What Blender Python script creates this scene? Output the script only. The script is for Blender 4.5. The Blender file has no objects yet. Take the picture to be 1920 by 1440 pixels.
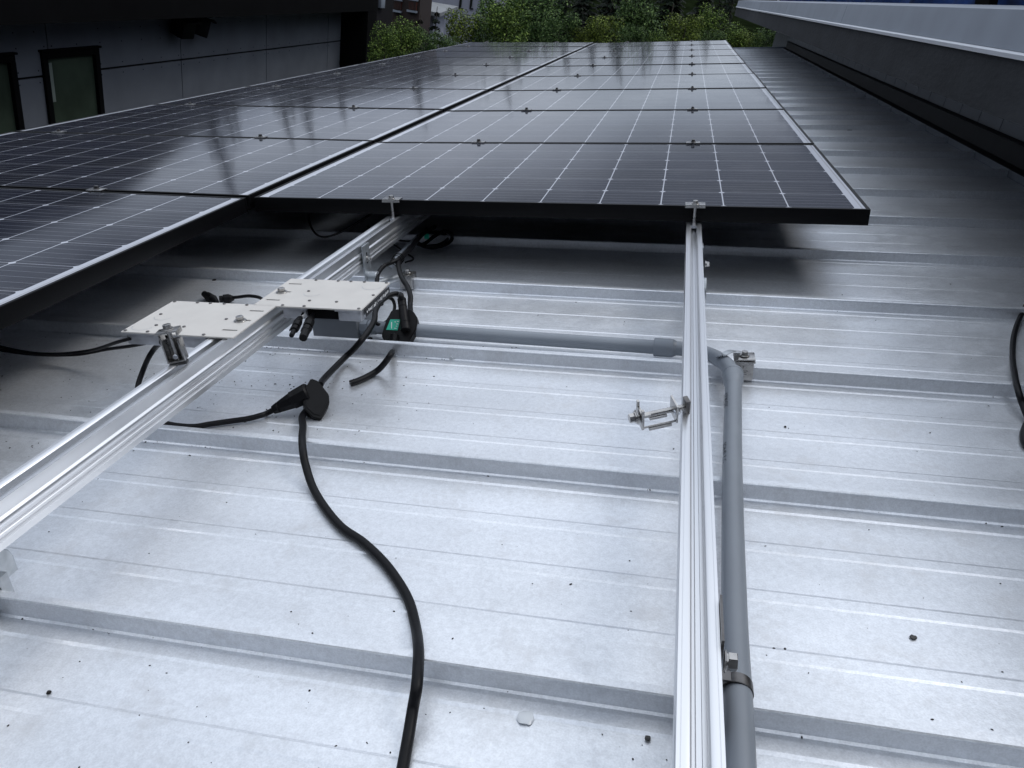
import bpy, bmesh, math, random
import numpy as np
from mathutils import Vector, Matrix, Euler
R_ = math.radians
random.seed(7)
S = bpy.context.scene
COL = S.collection
# ------------------------------------------------------------------ frames
# Everything on the roof is built in the ROOF frame (x up the slope, y along the rails, z = roof normal,
# z=0 is the top of the solar panels) and turned by TILT into the world at the end.
TILT = Matrix.Rotation(R_(-10.0), 4, 'Y')
# ------------------------------------------------------------------ camera
FPX = 1479.8
CAM = Vector((1.1863, -2.0641, 0.477))
CROT = Euler((math.pi/2-0.448, 0.0283, 0.2013), 'XYZ').to_matrix()
cd = bpy.data.cameras.new('camera'); cam = bpy.data.objects.new('camera', cd); COL.objects.link(cam)
cd.sensor_fit = 'HORIZONTAL'; cd.sensor_width = 36.0; cd.lens = 36.0*FPX/1920.0
cd.clip_start = 0.02; cd.clip_end = 3000
cam.matrix_world = TILT @ (Matrix.Translation(CAM) @ CROT.to_4x4())
S.camera = cam
# ------------------------------------------------------------------ world, sun, exposure
SUN_EL, SUN_AZ = R_(58), R_(60)      # soft sun behind the cloud, right and ahead
w = bpy.data.worlds.new('World'); S.world = w; w.use_nodes = True
nt = w.node_tree; nt.nodes.clear()
N = nt.nodes.new; L = nt.links.new
out = N('ShaderNodeOutputWorld'); bg = N('ShaderNodeBackground'); sky = N('ShaderNodeTexSky')
sky.sky_type = 'NISHITA'; sky.sun_disc = False; sky.sun_elevation = SUN_EL; sky.sun_rotation = SUN_AZ
sky.air_density = 1.0; sky.dust_density = 1.2; sky.ozone_density = 1.0
tc = N('ShaderNodeTexCoord'); mp = N('ShaderNodeMapping'); mp.inputs['Scale'].default_value = (1.0, 1.0, 2.6)
nz = N('ShaderNodeTexNoise'); nz.inputs['Scale'].default_value = 2.6; nz.inputs['Detail'].default_value = 6; nz.inputs['Roughness'].default_value = .55
rp = N('ShaderNodeValToRGB'); rp.color_ramp.elements[0].position = .30; rp.color_ramp.elements[1].position = .62
rp.color_ramp.elements[0].color = (.62, .62, .62, 1); rp.color_ramp.elements[1].color = (1, 1, 1, 1)
nz2 = N('ShaderNodeTexNoise'); nz2.inputs['Scale'].default_value = 1.7; nz2.inputs['Detail'].default_value = 5
rc = N('ShaderNodeValToRGB'); rc.color_ramp.elements[0].position = .35; rc.color_ramp.elements[1].position = .68
rc.color_ramp.elements[0].color = (5.6, 6.3, 7.4, 1); rc.color_ramp.elements[1].color = (10.4, 10.9, 11.5, 1)
mx = N('ShaderNodeMix'); mx.data_type = 'RGBA'
L(tc.outputs['Generated'], mp.inputs['Vector']); L(mp.outputs['Vector'], nz.inputs['Vector']); L(mp.outputs['Vector'], nz2.inputs['Vector'])
L(nz.outputs['Fac'], rp.inputs['Fac']); L(nz2.outputs['Fac'], rc.inputs['Fac'])
L(rp.outputs['Color'], mx.inputs['Factor']); L(sky.outputs['Color'], mx.inputs['A']); L(rc.outputs['Color'], mx.inputs['B'])
# overcast sky: bright gap low over the horizon, a dark cloud bank above it, bright overhead
sxyz = N('ShaderNodeSeparateXYZ'); L(tc.outputs['Generated'], sxyz.inputs[0])
mp3 = N('ShaderNodeMapping'); mp3.inputs['Scale'].default_value = (1.6, 1.6, 3.2); L(tc.outputs['Generated'], mp3.inputs['Vector'])
nz3 = N('ShaderNodeTexNoise'); nz3.inputs['Scale'].default_value = 2.2; nz3.inputs['Detail'].default_value = 4; L(mp3.outputs['Vector'], nz3.inputs['Vector'])
pz = N('ShaderNodeMath'); pz.operation = 'MULTIPLY_ADD'; L(nz3.outputs['Fac'], pz.inputs[0]); pz.inputs[1].default_value = .16; pz.inputs[2].default_value = -.08
az_ = N('ShaderNodeMath'); az_.operation = 'ADD'; L(sxyz.outputs['Z'], az_.inputs[0]); L(pz.outputs[0], az_.inputs[1])
gr = N('ShaderNodeValToRGB'); L(az_.outputs[0], gr.inputs['Fac']); els = gr.color_ramp.elements
STOPS = ((0, .30), (.05, .42), (.085, .62), (.13, .44), (.18, .16), (.26, .15), (.36, .50), (.50, .92), (.75, 1.0))
els[0].position = 0; els[1].position = 1
for p_, v_ in STOPS:
    e_ = els[0] if p_ == 0 else els.new(p_)
    e_.color = (v_*(.88+.12*v_), v_*(.94+.06*v_), v_*(1.12-.12*v_), 1)
els[len(els)-1].color = (1, 1, 1, 1)
vm = N('ShaderNodeVectorMath'); vm.operation = 'MULTIPLY'; L(mx.outputs['Result'], vm.inputs[0]); L(gr.outputs['Color'], vm.inputs[1])
L(vm.outputs[0], bg.inputs['Color']); bg.inputs['Strength'].default_value = 0.125
L(bg.outputs['Background'], out.inputs['Surface'])
sd = bpy.data.lights.new('sun', 'SUN'); sun = bpy.data.objects.new('sun', sd); COL.objects.link(sun)
sd.energy = 0.8; sd.angle = R_(18); sd.color = (1, .97, .93)
sdir = Vector((math.sin(SUN_AZ)*math.cos(SUN_EL), math.cos(SUN_AZ)*math.cos(SUN_EL), math.sin(SUN_EL)))
sun.rotation_euler = sdir.to_track_quat('Z', 'Y').to_euler()
S.view_settings.view_transform = 'Standard'; S.view_settings.look = 'None'; S.view_settings.gamma = 1
S.view_settings.exposure = 0.23
S.render.resolution_x, S.render.resolution_y = 1024, 768

# ------------------------------------------------------------------ picture rays (used once, to read real positions off the photograph)
def ray(u, v): return CROT @ Vector(((u-960)/FPX, -(v-720)/FPX, -1.0))
def onplane(u, v, P0, n):
    d = ray(u, v); P0 = Vector(P0); n = Vector(n)
    return CAM + d*((P0-CAM).dot(n)/d.dot(n))
RH, TH, TH2, SEAM, SY0, SH = .197, -.0073, -.0086, .4301, -1.4355, .0291
def atz(u, v, z): return onplane(u, v, (0, 0, z), (0, 0, 1))
def atx(u, v, x): return onplane(u, v, (x, 0, 0), (1, 0, 0))
def aty(u, v, y): return onplane(u, v, (0, y, 0), (0, 1, 0))
def roof(u, v, dz=0.0): return onplane(u, v, (0, 0, -RH+dz), (-TH2, 0, 1))
def rz(x, dz=0.0): return -RH+TH2*x+dz
def seam_y(k, x): return SY0+k*SEAM+TH*x
CW = (TILT @ CAM.to_4d()).to_3d()
def wray(u, v): return (TILT.to_3x3() @ ray(u, v))
def wat(u, v, dist):
    d = wray(u, v); return CW + d*(dist/math.hypot(d.x, d.y))
def wx(u, v, x):
    d = wray(u, v); return CW + d*((x-CW.x)/d.x)
def wy(u, v, y):
    d = wray(u, v); return CW + d*((y-CW.y)/d.y)

# ------------------------------------------------------------------ materials
MATS = {}
def newmat(name):
    m = bpy.data.materials.new(name); m.use_nodes = True
    n = m.node_tree; b = n.nodes['Principled BSDF']; MATS[name] = m
    return m, n, b
def simple(name, col, rough=.5, metal=0.0, spec=.5, var=.0, scale=8, bump=0.0, bscale=60, rvar=0.0, coat=0.0, croug=.1, stretch=(1, 1, 1)):
    m, n, b = newmat(name)
    b.inputs['Base Color'].default_value = (*col, 1); b.inputs['Roughness'].default_value = rough
    b.inputs['Metallic'].default_value = metal; b.inputs['Specular IOR Level'].default_value = spec
    b.inputs['Coat Weight'].default_value = coat; b.inputs['Coat Roughness'].default_value = croug
    N = n.nodes.new; L = n.links.new
    t = N('ShaderNodeTexCoord'); mp = N('ShaderNodeMapping'); mp.inputs['Scale'].default_value = stretch
    L(t.outputs['Object'], mp.inputs['Vector'])
    if var or rvar:
        z = N('ShaderNodeTexNoise'); z.inputs['Scale'].default_value = scale; z.inputs['Detail'].default_value = 6
        L(mp.outputs['Vector'], z.inputs['Vector'])
        if var:
            r = N('ShaderNodeMapRange'); r.inputs[1].default_value = .3; r.inputs[2].default_value = .7
            r.inputs[3].default_value = 1-var; r.inputs[4].default_value = 1+var*.6
            L(z.outputs['Fac'], r.inputs[0])
            mm = N('ShaderNodeVectorMath'); mm.operation = 'SCALE'; mm.inputs[0].default_value = col
            L(r.outputs[0], mm.inputs['Scale']); L(mm.outputs[0], b.inputs['Base Color'])
        if rvar:
            r = N('ShaderNodeMapRange'); r.inputs[1].default_value = .3; r.inputs[2].default_value = .7
            r.inputs[3].default_value = rough-rvar; r.inputs[4].default_value = rough+rvar
            L(z.outputs['Fac'], r.inputs[0]); L(r.outputs[0], b.inputs['Roughness'])
    if bump:
        z = N('ShaderNodeTexNoise'); z.inputs['Scale'].default_value = bscale; z.inputs['Detail'].default_value = 4
        L(mp.outputs['Vector'], z.inputs['Vector'])
        bp = N('ShaderNodeBump'); bp.inputs['Strength'].default_value = bump; bp.inputs['Distance'].default_value = .002
        L(z.outputs['Fac'], bp.inputs['Height']); L(bp.outputs['Normal'], b.inputs['Normal'])
    return m
simple('alu', (.76, .77, .79), .33, .9, var=.05, scale=12, rvar=.04, stretch=(1, .15, 1))
simple('alu_mill', (.74, .76, .80), .34, 1.0, var=.16, scale=60, rvar=.08)
simple('steel', (.46, .45, .44), .30, 1.0, var=.2, scale=90, rvar=.08)
simple('steel_dark', (.16, .155, .155), .38, 1.0, var=.3, scale=70, rvar=.1)
simple('galv', (.47, .50, .53), .45, .85, var=.2, scale=50)
simple('frame_black', (.0018, .0018, .0024), .45, 0, spec=.16, var=.2, scale=20)
simple('under', (.012, .012, .014), .6, 0)
simple('inverter_lid', (.60, .575, .54), .42, 0, var=.05, scale=25, bump=.08, bscale=500)
simple('inverter_body', (.42, .43, .46), .42, .7, var=.22, scale=45, bump=.15, bscale=300)
simple('rubber', (.005, .005, .0065), .5, 0, spec=.2, var=.3, scale=40, bump=.1, bscale=180)
simple('plastic_black', (.004, .004, .005), .5, 0, spec=.18, var=.25, scale=60, bump=.12, bscale=400)
simple('conduit', (.225, .25, .285), .42, 0, var=.06, scale=12, rvar=.05)
simple('boxgrey', (.13, .145, .165), .5, 0, var=.1, scale=20)
simple('green', (.0, .42, .27), .4, 0, var=.08, scale=60)
simple('white', (.75, .75, .75), .5)
simple('ink', (.012, .012, .016), .6)
simple('clear', (.6, .63, .66), .3, 0, spec=.7)
simple('leafbit', (.07, .07, .068), .7, 0, var=.3, scale=150)
simple('flashing', (.019, .019, .021), .6, .0, spec=.15, var=.2, scale=8)
simple('siding', (.17, .18, .20), .6, 0, var=.08, scale=5)
simple('fascia', (.027, .029, .033), .8, 0, spec=.2, var=.25, scale=10, bump=.9, bscale=70, stretch=(1, .35, 1))
simple('drip', (.72, .74, .78), .4, .2)
simple('coping', (.25, .28, .33), .45, .3, var=.12, scale=4, bump=.1, bscale=200)
simple('tarp', (.015, .055, .19), .6, 0, spec=.12, var=.6, scale=4, bump=1.0, bscale=7, stretch=(1, 1, 1.5))
simple('wall_panel', (.118, .127, .146), .7, 0, spec=.15, var=.12, scale=2.5, bump=.08, bscale=60)
simple('dark_metal', (.0035, .0035, .004), .8, 0, spec=.05, var=.2, scale=3)
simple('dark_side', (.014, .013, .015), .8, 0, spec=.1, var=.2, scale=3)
simple('joint', (.003, .003, .004), .8, spec=.1)
simple('curtain', (.16, .19, .17), .7, 0, var=.3, scale=3)
simple('red_wood', (.10, .022, .012), .6, 0, var=.35, scale=6, stretch=(1, 1, .2))
simple('dark_wood', (.022, .012, .010), .7, 0, var=.3, scale=5)
simple('white_wall', (.30, .31, .37), .6, 0, var=.1, scale=2)
simple('shed_roof', (.20, .21, .22), .5, 0, var=.2, scale=3)
simple('bark', (.05, .04, .03), .9, 0, var=.3, scale=10)
simple('asphalt', (.05, .05, .052), .9, 0, var=.2, scale=3)
simple('ground', (.008, .012, .005), 1.0, 0, spec=0, var=.5, scale=.6)
simple('speck', (.012, .010, .010), .8)

def leafmat(name, c1, c2):
    m, n, b = newmat(name); N = n.nodes.new; L = n.links.new
    g = N('ShaderNodeNewGeometry'); r = N('ShaderNodeValToRGB')
    r.color_ramp.elements[0].color = (*[c*.35 for c in c1], 1); r.color_ramp.elements[1].color = (*c2, 1)  # wide random leaf tones, the dark ones standing in for shaded gaps
    e = r.color_ramp.elements.new(.62); e.color = (*c1, 1)
    L(g.outputs['Random Per Island'], r.inputs['Fac']); L(r.outputs['Color'], b.inputs['Base Color'])
    b.inputs['Roughness'].default_value = .6; b.inputs['Specular IOR Level'].default_value = .12
    return m
leafmat('leaf_a', (.055, .100, .018), (.24, .33, .07))
leafmat('leaf_b', (.034, .072, .018), (.17, .25, .08))
leafmat('leaf_c', (.068, .100, .015), (.26, .33, .06))
leafmat('needles', (.004, .009, .005), (.013, .024, .012))
leafmat('blossom', (.10, .12, .07), (.30, .32, .26))

# galvalume roof
m, n, b = newmat('roof_metal'); N = n.nodes.new; L = n.links.new
t = N('ShaderNodeTexCoord'); 
def noise(scale, detail=5, vec=None, rough=.55):
    z = N('ShaderNodeTexNoise'); z.inputs['Scale'].default_value = scale; z.inputs['Detail'].default_value = detail; z.inputs['Roughness'].default_value = rough
    L(vec or t.outputs['Object'], z.inputs['Vector']); return z.outputs['Fac']
def mrange(x, a, b_, c, d):
    r = N('ShaderNodeMapRange'); L(x, r.inputs[0])
    for i, v in zip((1, 2, 3, 4), (a, b_, c, d)): r.inputs[i].default_value = v
    return r.outputs[0]
def mth(op, x, y, cl=False):
    q = N('ShaderNodeMath'); q.operation = op; q.use_clamp = cl
    for i, v in enumerate((x, y)):
        if isinstance(v, (int, float)): q.inputs[i].default_value = v
        elif v is not None: L(v, q.inputs[i])
    return q.outputs[0]
mpx = N('ShaderNodeMapping'); mpx.inputs['Scale'].default_value = (.35, 1.6, 1); L(t.outputs['Object'], mpx.inputs['Vector'])
streak = noise(5, 6, mpx.outputs['Vector'])
cloud = noise(2.2, 7); grain = noise(420, 2); spang = noise(130, 3); scuff = noise(14, 8, None, .7)
val = mth('MULTIPLY', mrange(streak, .3, .7, .89, 1.06), mrange(cloud, .3, .7, .92, 1.05))
val = mth('MULTIPLY', val, mrange(spang, .3, .7, .93, 1.06)); val = mth('MULTIPLY', val, mrange(grain, .35, .65, .94, 1.05))
rub = noise(11, 9, None, .78)
val = mth('MULTIPLY', val, mrange(rub, .56, .64, 1.0, .97))
sc = N('ShaderNodeVectorMath'); sc.operation = 'SCALE'; sc.inputs[0].default_value = (.76, .785, .825); L(val, sc.inputs['Scale'])
# dust smears: slightly warmer, matt
sm = mrange(scuff, .54, .68, 0, .42)
# boot tread print left in the dust
FPC = roof(828, 936)
so = N('ShaderNodeSeparateXYZ'); L(t.outputs['Object'], so.inputs[0])
dx_ = mth('SUBTRACT', so.outputs['X'], FPC.x); dy_ = mth('SUBTRACT', so.outputs['Y'], FPC.y)
ell = mth('LESS_THAN', mth('ADD', mth('POWER', mth('DIVIDE', dx_, .050), 2.0), mth('POWER', mth('DIVIDE', dy_, .026), 2.0)), mrange(scuff, .3, .7, .4, 1.6))
tx_ = mth('LESS_THAN', mth('FRACT', mth('DIVIDE', mth('ADD', dx_, mth('MULTIPLY', dy_, .35)), .0155), None), .62)
ty_ = mth('LESS_THAN', mth('FRACT', mth('DIVIDE', dy_, .0170), None), .70)
sm = mth('MAXIMUM', sm, mth('MULTIPLY', mth('MULTIPLY', ell, mth('MULTIPLY', tx_, ty_)), .18))
mxr = N('ShaderNodeMix'); mxr.data_type = 'RGBA'; L(sm, mxr.inputs['Factor']); L(sc.outputs[0], mxr.inputs['A']); mxr.inputs['B'].default_value = (.56, .56, .57, 1)
L(mxr.outputs['Result'], b.inputs['Base Color'])
b.inputs['Metallic'].default_value = .66
L(mth('ADD', mrange(cloud, .3, .7, .37, .43), mth('ADD', mrange(scuff, .45, .7, -.02, .08), mrange(noise(38, 7, None, .7), .48, .66, -.02, .05))), b.inputs['Roughness'])
bp = N('ShaderNodeBump'); bp.inputs['Strength'].default_value = .55; bp.inputs['Distance'].default_value = .0006
hgt = mth('ADD', mth('MULTIPLY', grain, .6), mth('ADD', mth('MULTIPLY', spang, .5), mth('MULTIPLY', noise(2.4, 2), 2.2)))
L(hgt, bp.inputs['Height']); L(bp.outputs['Normal'], b.inputs['Normal'])

# solar cells under glass (local coordinates of the panel, metres)
PW, PD, PIT = 1.650, .992, 1.008
def cellmat(name='cells'):
    m, n, b = newmat(name)
    global N, L, t
    N = n.nodes.new; L = n.links.new
    t = N('ShaderNodeTexCoord'); sp = N('ShaderNodeSeparateXYZ'); L(t.outputs['Object'], sp.inputs[0])
    px, py = .1585, .1612
    mxx, myy = (PW-10*px)/2, (PD-6*py)/2
    ax = mth('DIVIDE', mth('SUBTRACT', sp.outputs['X'], mxx), px); ay = mth('DIVIDE', mth('SUBTRACT', sp.outputs['Y'], myy), py)
    fx = mth('ABSOLUTE', mth('SUBTRACT', mth('FRACT', ax, None), .5), None)   # .5 at the cell edge
    fy = mth('ABSOLUTE', mth('SUBTRACT', mth('FRACT', ay, None), .5), None)
    gx = mth('GREATER_THAN', fx, .5-.0100); gy = mth('GREATER_THAN', fy, .5-.0070)
    dia = mth('GREATER_THAN', mth('ADD', fx, fy), 1-.062)
    outx = mth('GREATER_THAN', mth('ABSOLUTE', mth('SUBTRACT', ax, 5.0), None), 5.0)
    gap = mth('MAXIMUM', mth('MAXIMUM', gx, mth('MULTIPLY', gy, .6)), mth('MAXIMUM', dia, outx))
    bb = mth('ABSOLUTE', mth('SUBTRACT', mth('FRACT', mth('MULTIPLY', ay, 5.0), None), .5), None)
    bus = mth('MULTIPLY', mth('LESS_THAN', bb, .021), mth('SUBTRACT', 1.0, outx))
    rib = mth('MULTIPLY', outx, mth('LESS_THAN', mth('ABSOLUTE', mth('SUBTRACT', mth('ABSOLUTE', mth('SUBTRACT', ax, 5.0), None), 5.10), None), .012))
    # cell to cell tone
    wn = N('ShaderNodeTexWhiteNoise'); cx = N('ShaderNodeCombineXYZ'); L(mth('FLOOR', ax, None), cx.inputs[0]); L(mth('FLOOR', ay, None), cx.inputs[1]); L(cx.outputs[0], wn.inputs['Vector'])
    cell = N('ShaderNodeVectorMath'); cell.operation = 'SCALE'; cell.inputs[0].default_value = (.009, .011, .021); L(mrange(wn.outputs['Value'], 0, 1, .8, 1.25), cell.inputs['Scale'])
    m1 = N('ShaderNodeMix'); m1.data_type = 'RGBA'; L(bus, m1.inputs['Factor']); L(cell.outputs[0], m1.inputs['A']); m1.inputs['B'].default_value = (.17, .18, .21, 1)
    m2 = N('ShaderNodeMix'); m2.data_type = 'RGBA'; L(gap, m2.inputs['Factor']); L(m1.outputs['Result'], m2.inputs['A']); m2.inputs['B'].default_value = (.50, .52, .58, 1)
    m3 = N('ShaderNodeMix'); m3.data_type = 'RGBA'; L(rib, m3.inputs['Factor']); L(m2.outputs['Result'], m3.inputs['A']); m3.inputs['B'].default_value = (.35, .36, .38, 1)
    m4 = N('ShaderNodeMix'); m4.data_type = 'RGBA'; oi = N('ShaderNodeObjectInfo'); av = N('ShaderNodeVectorMath'); av.operation = 'ADD'
    L(t.outputs['Object'], av.inputs[0]); L(oi.outputs['Location'], av.inputs[1])
    dust = mth('MAXIMUM', mrange(noise(7, 7, av.outputs[0], .7), .50, .72, 0, .07), mrange(noise(160, 2, av.outputs[0]), .74, .78, 0, .25))
    L(dust, m4.inputs['Factor']); L(m3.outputs['Result'], m4.inputs['A']); m4.inputs['B'].default_value = (.30, .30, .30, 1)
    L(m4.outputs['Result'], b.inputs['Base Color'])
    b.inputs['Roughness'].default_value = .5; b.inputs['Specular IOR Level'].default_value = .04
    b.inputs['Coat Weight'].default_value = 1.0; b.inputs['Coat IOR'].default_value = 1.24
    L(mrange(noise(6, 5), .3, .7, .06, .10), b.inputs['Coat Roughness'])
    bp = N('ShaderNodeBump'); bp.inputs['Strength'].default_value = .12; bp.inputs['Distance'].default_value = .001
    L(noise(1.2, 1), bp.inputs['Height']); L(bp.outputs['Normal'], b.inputs['Coat Normal'])
    return m
cellmat()
# window glass
simple('glass', (.040, .055, .040), .25, 0, spec=.12, var=.5, scale=1.2)

# ------------------------------------------------------------------ mesh helpers
OFF = {}          # world offset of an object's origin in its own frame
WORLD = set()     # roots that are already in world (gravity) frame
class MB:
    def __init__(s): s.bm = bmesh.new()
    def face(s, pts):
        vs = [s.bm.verts.new(Vector(p)) for p in pts]
        try: return s.bm.faces.new(vs)
        except Exception: return None
    def box(s, c, size, M=None, bev=0.0):
        c = Vector(c); hx, hy, hz = [a/2 for a in size]
        P = [Vector((x, y, z)) for x in (-hx, hx) for y in (-hy, hy) for z in (-hz, hz)]
        if M is not None: P = [M @ p for p in P]
        vs = [s.bm.verts.new(c+p) for p in P]
        fs = [s.bm.faces.new([vs[i] for i in f]) for f in ((0, 1, 3, 2), (4, 6, 7, 5), (0, 4, 5, 1), (2, 3, 7, 6), (0, 2, 6, 4), (1, 5, 7, 3))]
        if bev:
            es = list({e for f in fs for e in f.edges})
            bmesh.ops.bevel(s.bm, geom=es, offset=bev, segments=2, affect='EDGES', profile=.6)
        return s
    def bb(s, x0, x1, y0, y1, z0, z1, bev=0.0):
        return s.box(((x0+x1)/2, (y0+y1)/2, (z0+z1)/2), (abs(x1-x0), abs(y1-y0), abs(z1-z0)), None, bev)
    def ring(s, c, t, r, seg, ref=None):
        t = Vector(t).normalized(); a = ref or Vector((0, 0, 1))
        if abs(t.dot(a)) > .97: a = Vector((1, 0, 0))
        x = t.cross(a).normalized(); y = t.cross(x).normalized()
        return [s.bm.verts.new(Vector(c)+(x*math.cos(2*math.pi*i/seg)+y*math.sin(2*math.pi*i/seg))*r) for i in range(seg)]
    def cyl(s, p0, p1, r, r2=None, seg=20, caps=True, bev=0.0):
        p0, p1 = Vector(p0), Vector(p1); r2 = r if r2 is None else r2; t = p1-p0
        if bev and t.length > 2*bev:
            d = t.normalized()*bev
            st = [(p0, r-bev), (p0+d, r), (p1-d, r2), (p1, r2-bev)]
        else: st = [(p0, r), (p1, r2)]
        rr = [s.ring(c, t, q, seg) for c, q in st]
        for A, B in zip(rr, rr[1:]):
            for i in range(seg): s.bm.faces.new([A[i], A[(i+1) % seg], B[(i+1) % seg], B[i]])
        if caps: s.bm.faces.new(rr[0][::-1]); s.bm.faces.new(rr[-1])
        return s
    def prism(s, poly, n, depth):
        n = Vector(n).normalized()*depth
        A = [s.bm.verts.new(Vector(p)) for p in poly]; B = [s.bm.verts.new(Vector(p)+n) for p in poly]
        k = len(poly)
        s.bm.faces.new(A); s.bm.faces.new(B[::-1])
        for i in range(k): s.bm.faces.new([A[i], B[i], B[(i+1) % k], A[(i+1) % k]])
        return s
    def tube(s, pts, r, seg=14, sub=8, caps=True, rad=None):
        P = smooth_path(pts, sub); n = len(P)
        # parallel transport frame
        T = [(P[min(i+1, n-1)]-P[max(i-1, 0)]).normalized() for i in range(n)]
        a = Vector((0, 0, 1)) if abs(T[0].z) < .9 else Vector((1, 0, 0))
        x = T[0].cross(a).normalized(); rings = []
        for i in range(n):
            x = (x-T[i]*x.dot(T[i])).normalized(); y = T[i].cross(x)
            rr = r if rad is None else rad(i/(n-1))
            rings.append([s.bm.verts.new(P[i]+(x*math.cos(2*math.pi*k/seg)+y*math.sin(2*math.pi*k/seg))*rr) for k in range(seg)])
        for A, B in zip(rings, rings[1:]):
            for i in range(seg): s.bm.faces.new([A[i], A[(i+1) % seg], B[(i+1) % seg], B[i]])
        if caps: s.bm.faces.new(rings[0][::-1]); s.bm.faces.new(rings[-1])
        return s
    def hexbolt(s, p, ax, r=.0065, h=.0055, washer=.010):
        p, ax = Vector(p), Vector(ax).normalized()
        s.cyl(p, p+ax*.0016, washer, seg=24, bev=.0004)
        s.cyl(p+ax*.0016, p+ax*.0032, washer*.82, seg=24)
        s.cyl(p+ax*.0032, p+ax*(.0032+h), r, seg=6, bev=.0005)
        return s
    def build(s, name, mat, parent=None, smooth=True, loc=(0, 0, 0), auto=35):
        bm = s.bm
        bmesh.ops.recalc_face_normals(bm, faces=bm.faces)
        o = Vector(OFF[parent]) if parent else Vector(loc)
        bmesh.ops.translate(bm, verts=bm.verts, vec=-o)
        if smooth:
            for f in bm.faces: f.smooth = True
            for e in bm.edges:
                if len(e.link_faces) == 2 and e.calc_face_angle(0) > R_(auto): e.smooth = False
        me = bpy.data.meshes.new(name); bm.to_mesh(me); bm.free()
        me.materials.append(MATS[mat]) if isinstance(mat, str) else [me.materials.append(MATS[q]) for q in mat]
        ob = bpy.data.objects.new(name, me); COL.objects.link(ob)
        if parent: ob.parent = parent
        else: ob.location = o
        OFF[ob] = o
        return ob
def smooth_path(pts, sub):
    P = [Vector(p) for p in pts]
    if len(P) == 2: return P
    res = []
    for i in range(len(P)-1):
        p0 = P[i-1] if i else P[0]*2-P[1]; p1, p2 = P[i], P[i+1]; p3 = P[i+2] if i+2 < len(P) else P[-1]*2-P[-2]
        for k in range(sub):
            q = k/sub
            res.append(.5*((2*p1)+(p2-p0)*q+(2*p0-5*p1+4*p2-p3)*q*q+(3*p1-p0-3*p2+p3)*q**3))
    res.append(P[-1]); return res
def tag(o, label=None, cat=None, group=None, kind=None, world=False):
    if label: o['label'] = label
    if cat: o['category'] = cat
    if group: o['group'] = group
    if kind: o['kind'] = kind
    if world: WORLD.add(o)
    return o
def thing(name, label, cat, loc=(0, 0, 0), group=None, world=False):
    o = bpy.data.objects.new(name, None); COL.objects.link(o); o.location = loc; o.empty_display_size = .05
    OFF[o] = Vector(loc); return tag(o, label, cat, group, None, world)
def copy_tree(o, parent=None):
    c = o.copy(); COL.objects.link(c); c.parent = parent
    for ch in [x for x in bpy.data.objects if x.parent == o]: copy_tree(ch, c)
    return c
def text_mesh(body, size):
    cu = bpy.data.curves.new('t', 'FONT'); cu.body = body; cu.size = size; cu.resolution_u = 3
    ob = bpy.data.objects.new('t', cu); COL.objects.link(ob)
    dg = bpy.context.evaluated_depsgraph_get(); me = bpy.data.meshes.new_from_object(ob.evaluated_get(dg))
    V = [v.co.copy() for v in me.vertices]; F = [tuple(p.vertices) for p in me.polygons]
    bpy.data.objects.remove(ob); bpy.data.curves.remove(cu); bpy.data.meshes.remove(me)
    return V, F

# ================================================================== THE BUILDING WE STAND ON
XL, XR, YF, YB = -2.05, 2.56, -4.6, 10.62
bld = thing('metal_roofed_building', 'building with a pale standing seam metal roof below a dark overhanging fascia and siding wall', 'building', (0, 0, -RH))
mb = MB()
def roof_profile():
    P = []
    k0 = int((YF-SY0)/SEAM)-1
    for k in range(k0, 29):
        y = SY0+k*SEAM
        if y > YB+.05: break
        P += [(y-.0028, 0), (y, .0022), (y+.0012, .0262), (y-.0012, .0268), (y-.0016, .0285), (y-.0002, .0300), (y+.0105, .0300), (y+.0118, .0285), (y+.0118, .0005)]
        P += [(y+.016, 0)]
        for c in (.110, .212, .314):
            P += [(y+c-.0125, 0), (y+c-.0085, .0008), (y+c+.0085, .0008), (y+c+.0125, 0)]
        P += [(y+SEAM-.031, 0), (y+SEAM-.026, .0012), (y+SEAM-.010, .0009)]
    return [p for p in P if p[0] < YB]
prof = roof_profile()
xs = [XL+(XR+.05-XL)*i/6 for i in range(7)]
rows = [[mb.bm.verts.new((x, y+TH*x, rz(x, z))) for (y, z) in prof] for x in xs]
for A, B in zip(rows, rows[1:]):
    for i in range(len(prof)-1): mb.bm.faces.new([A[i], B[i], B[i+1], A[i+1]])
mb.build('metal_roof', 'roof_metal', bld, auto=4)
mb = MB()   # trim at the far edge and eave
for x0, x1 in ((XL, XR),):
    yb = YB-.01
    mb.box(((x0+x1)/2, yb+TH*.2+.02, rz(.2, -.04)), (x1-x0, .03, .14))
mb.box((XL-.02, 3.0, rz(XL, -.06)), (.04, 15.2, .12))
mb.build('roof_trim', 'coping', bld)
mb = MB(); mb.bb(XL+.3, XR+3.0, YF+.2, YB-.3, -7.5, -RH-.19); mb.build('wall', 'siding', bld)
# base flashing
WX = 2.56
mb = MB()
mb.prism([(x, YF, z+.002) for x, z in [(WX-.0605, rz(WX, .0)), (WX-.0605, rz(WX, .0335)), (WX-.04, rz(WX, .0335)), (WX-.04, rz(WX, .0))]], (0, 1, 0), YB-YF-.02); mb.build('rib_closure', 'boxgrey', bld)
mb = MB()
fl = [(WX-.064, rz(WX, .0335)), (WX-.062, rz(WX, .0355)), (WX-.020, rz(WX, .0350)), (WX-.006, rz(WX, .109)), (WX-.011, rz(WX, .113)), (WX-.010, rz(WX, .116)), (WX+.02, rz(WX, .119)), (WX+.02, rz(WX, .0335))]
mb.prism([(x, YF, z+.002) for x, z in fl], (0, 1, 0), YB-YF-.02)
mb.build('wall_flashing', 'flashing', bld)
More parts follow.
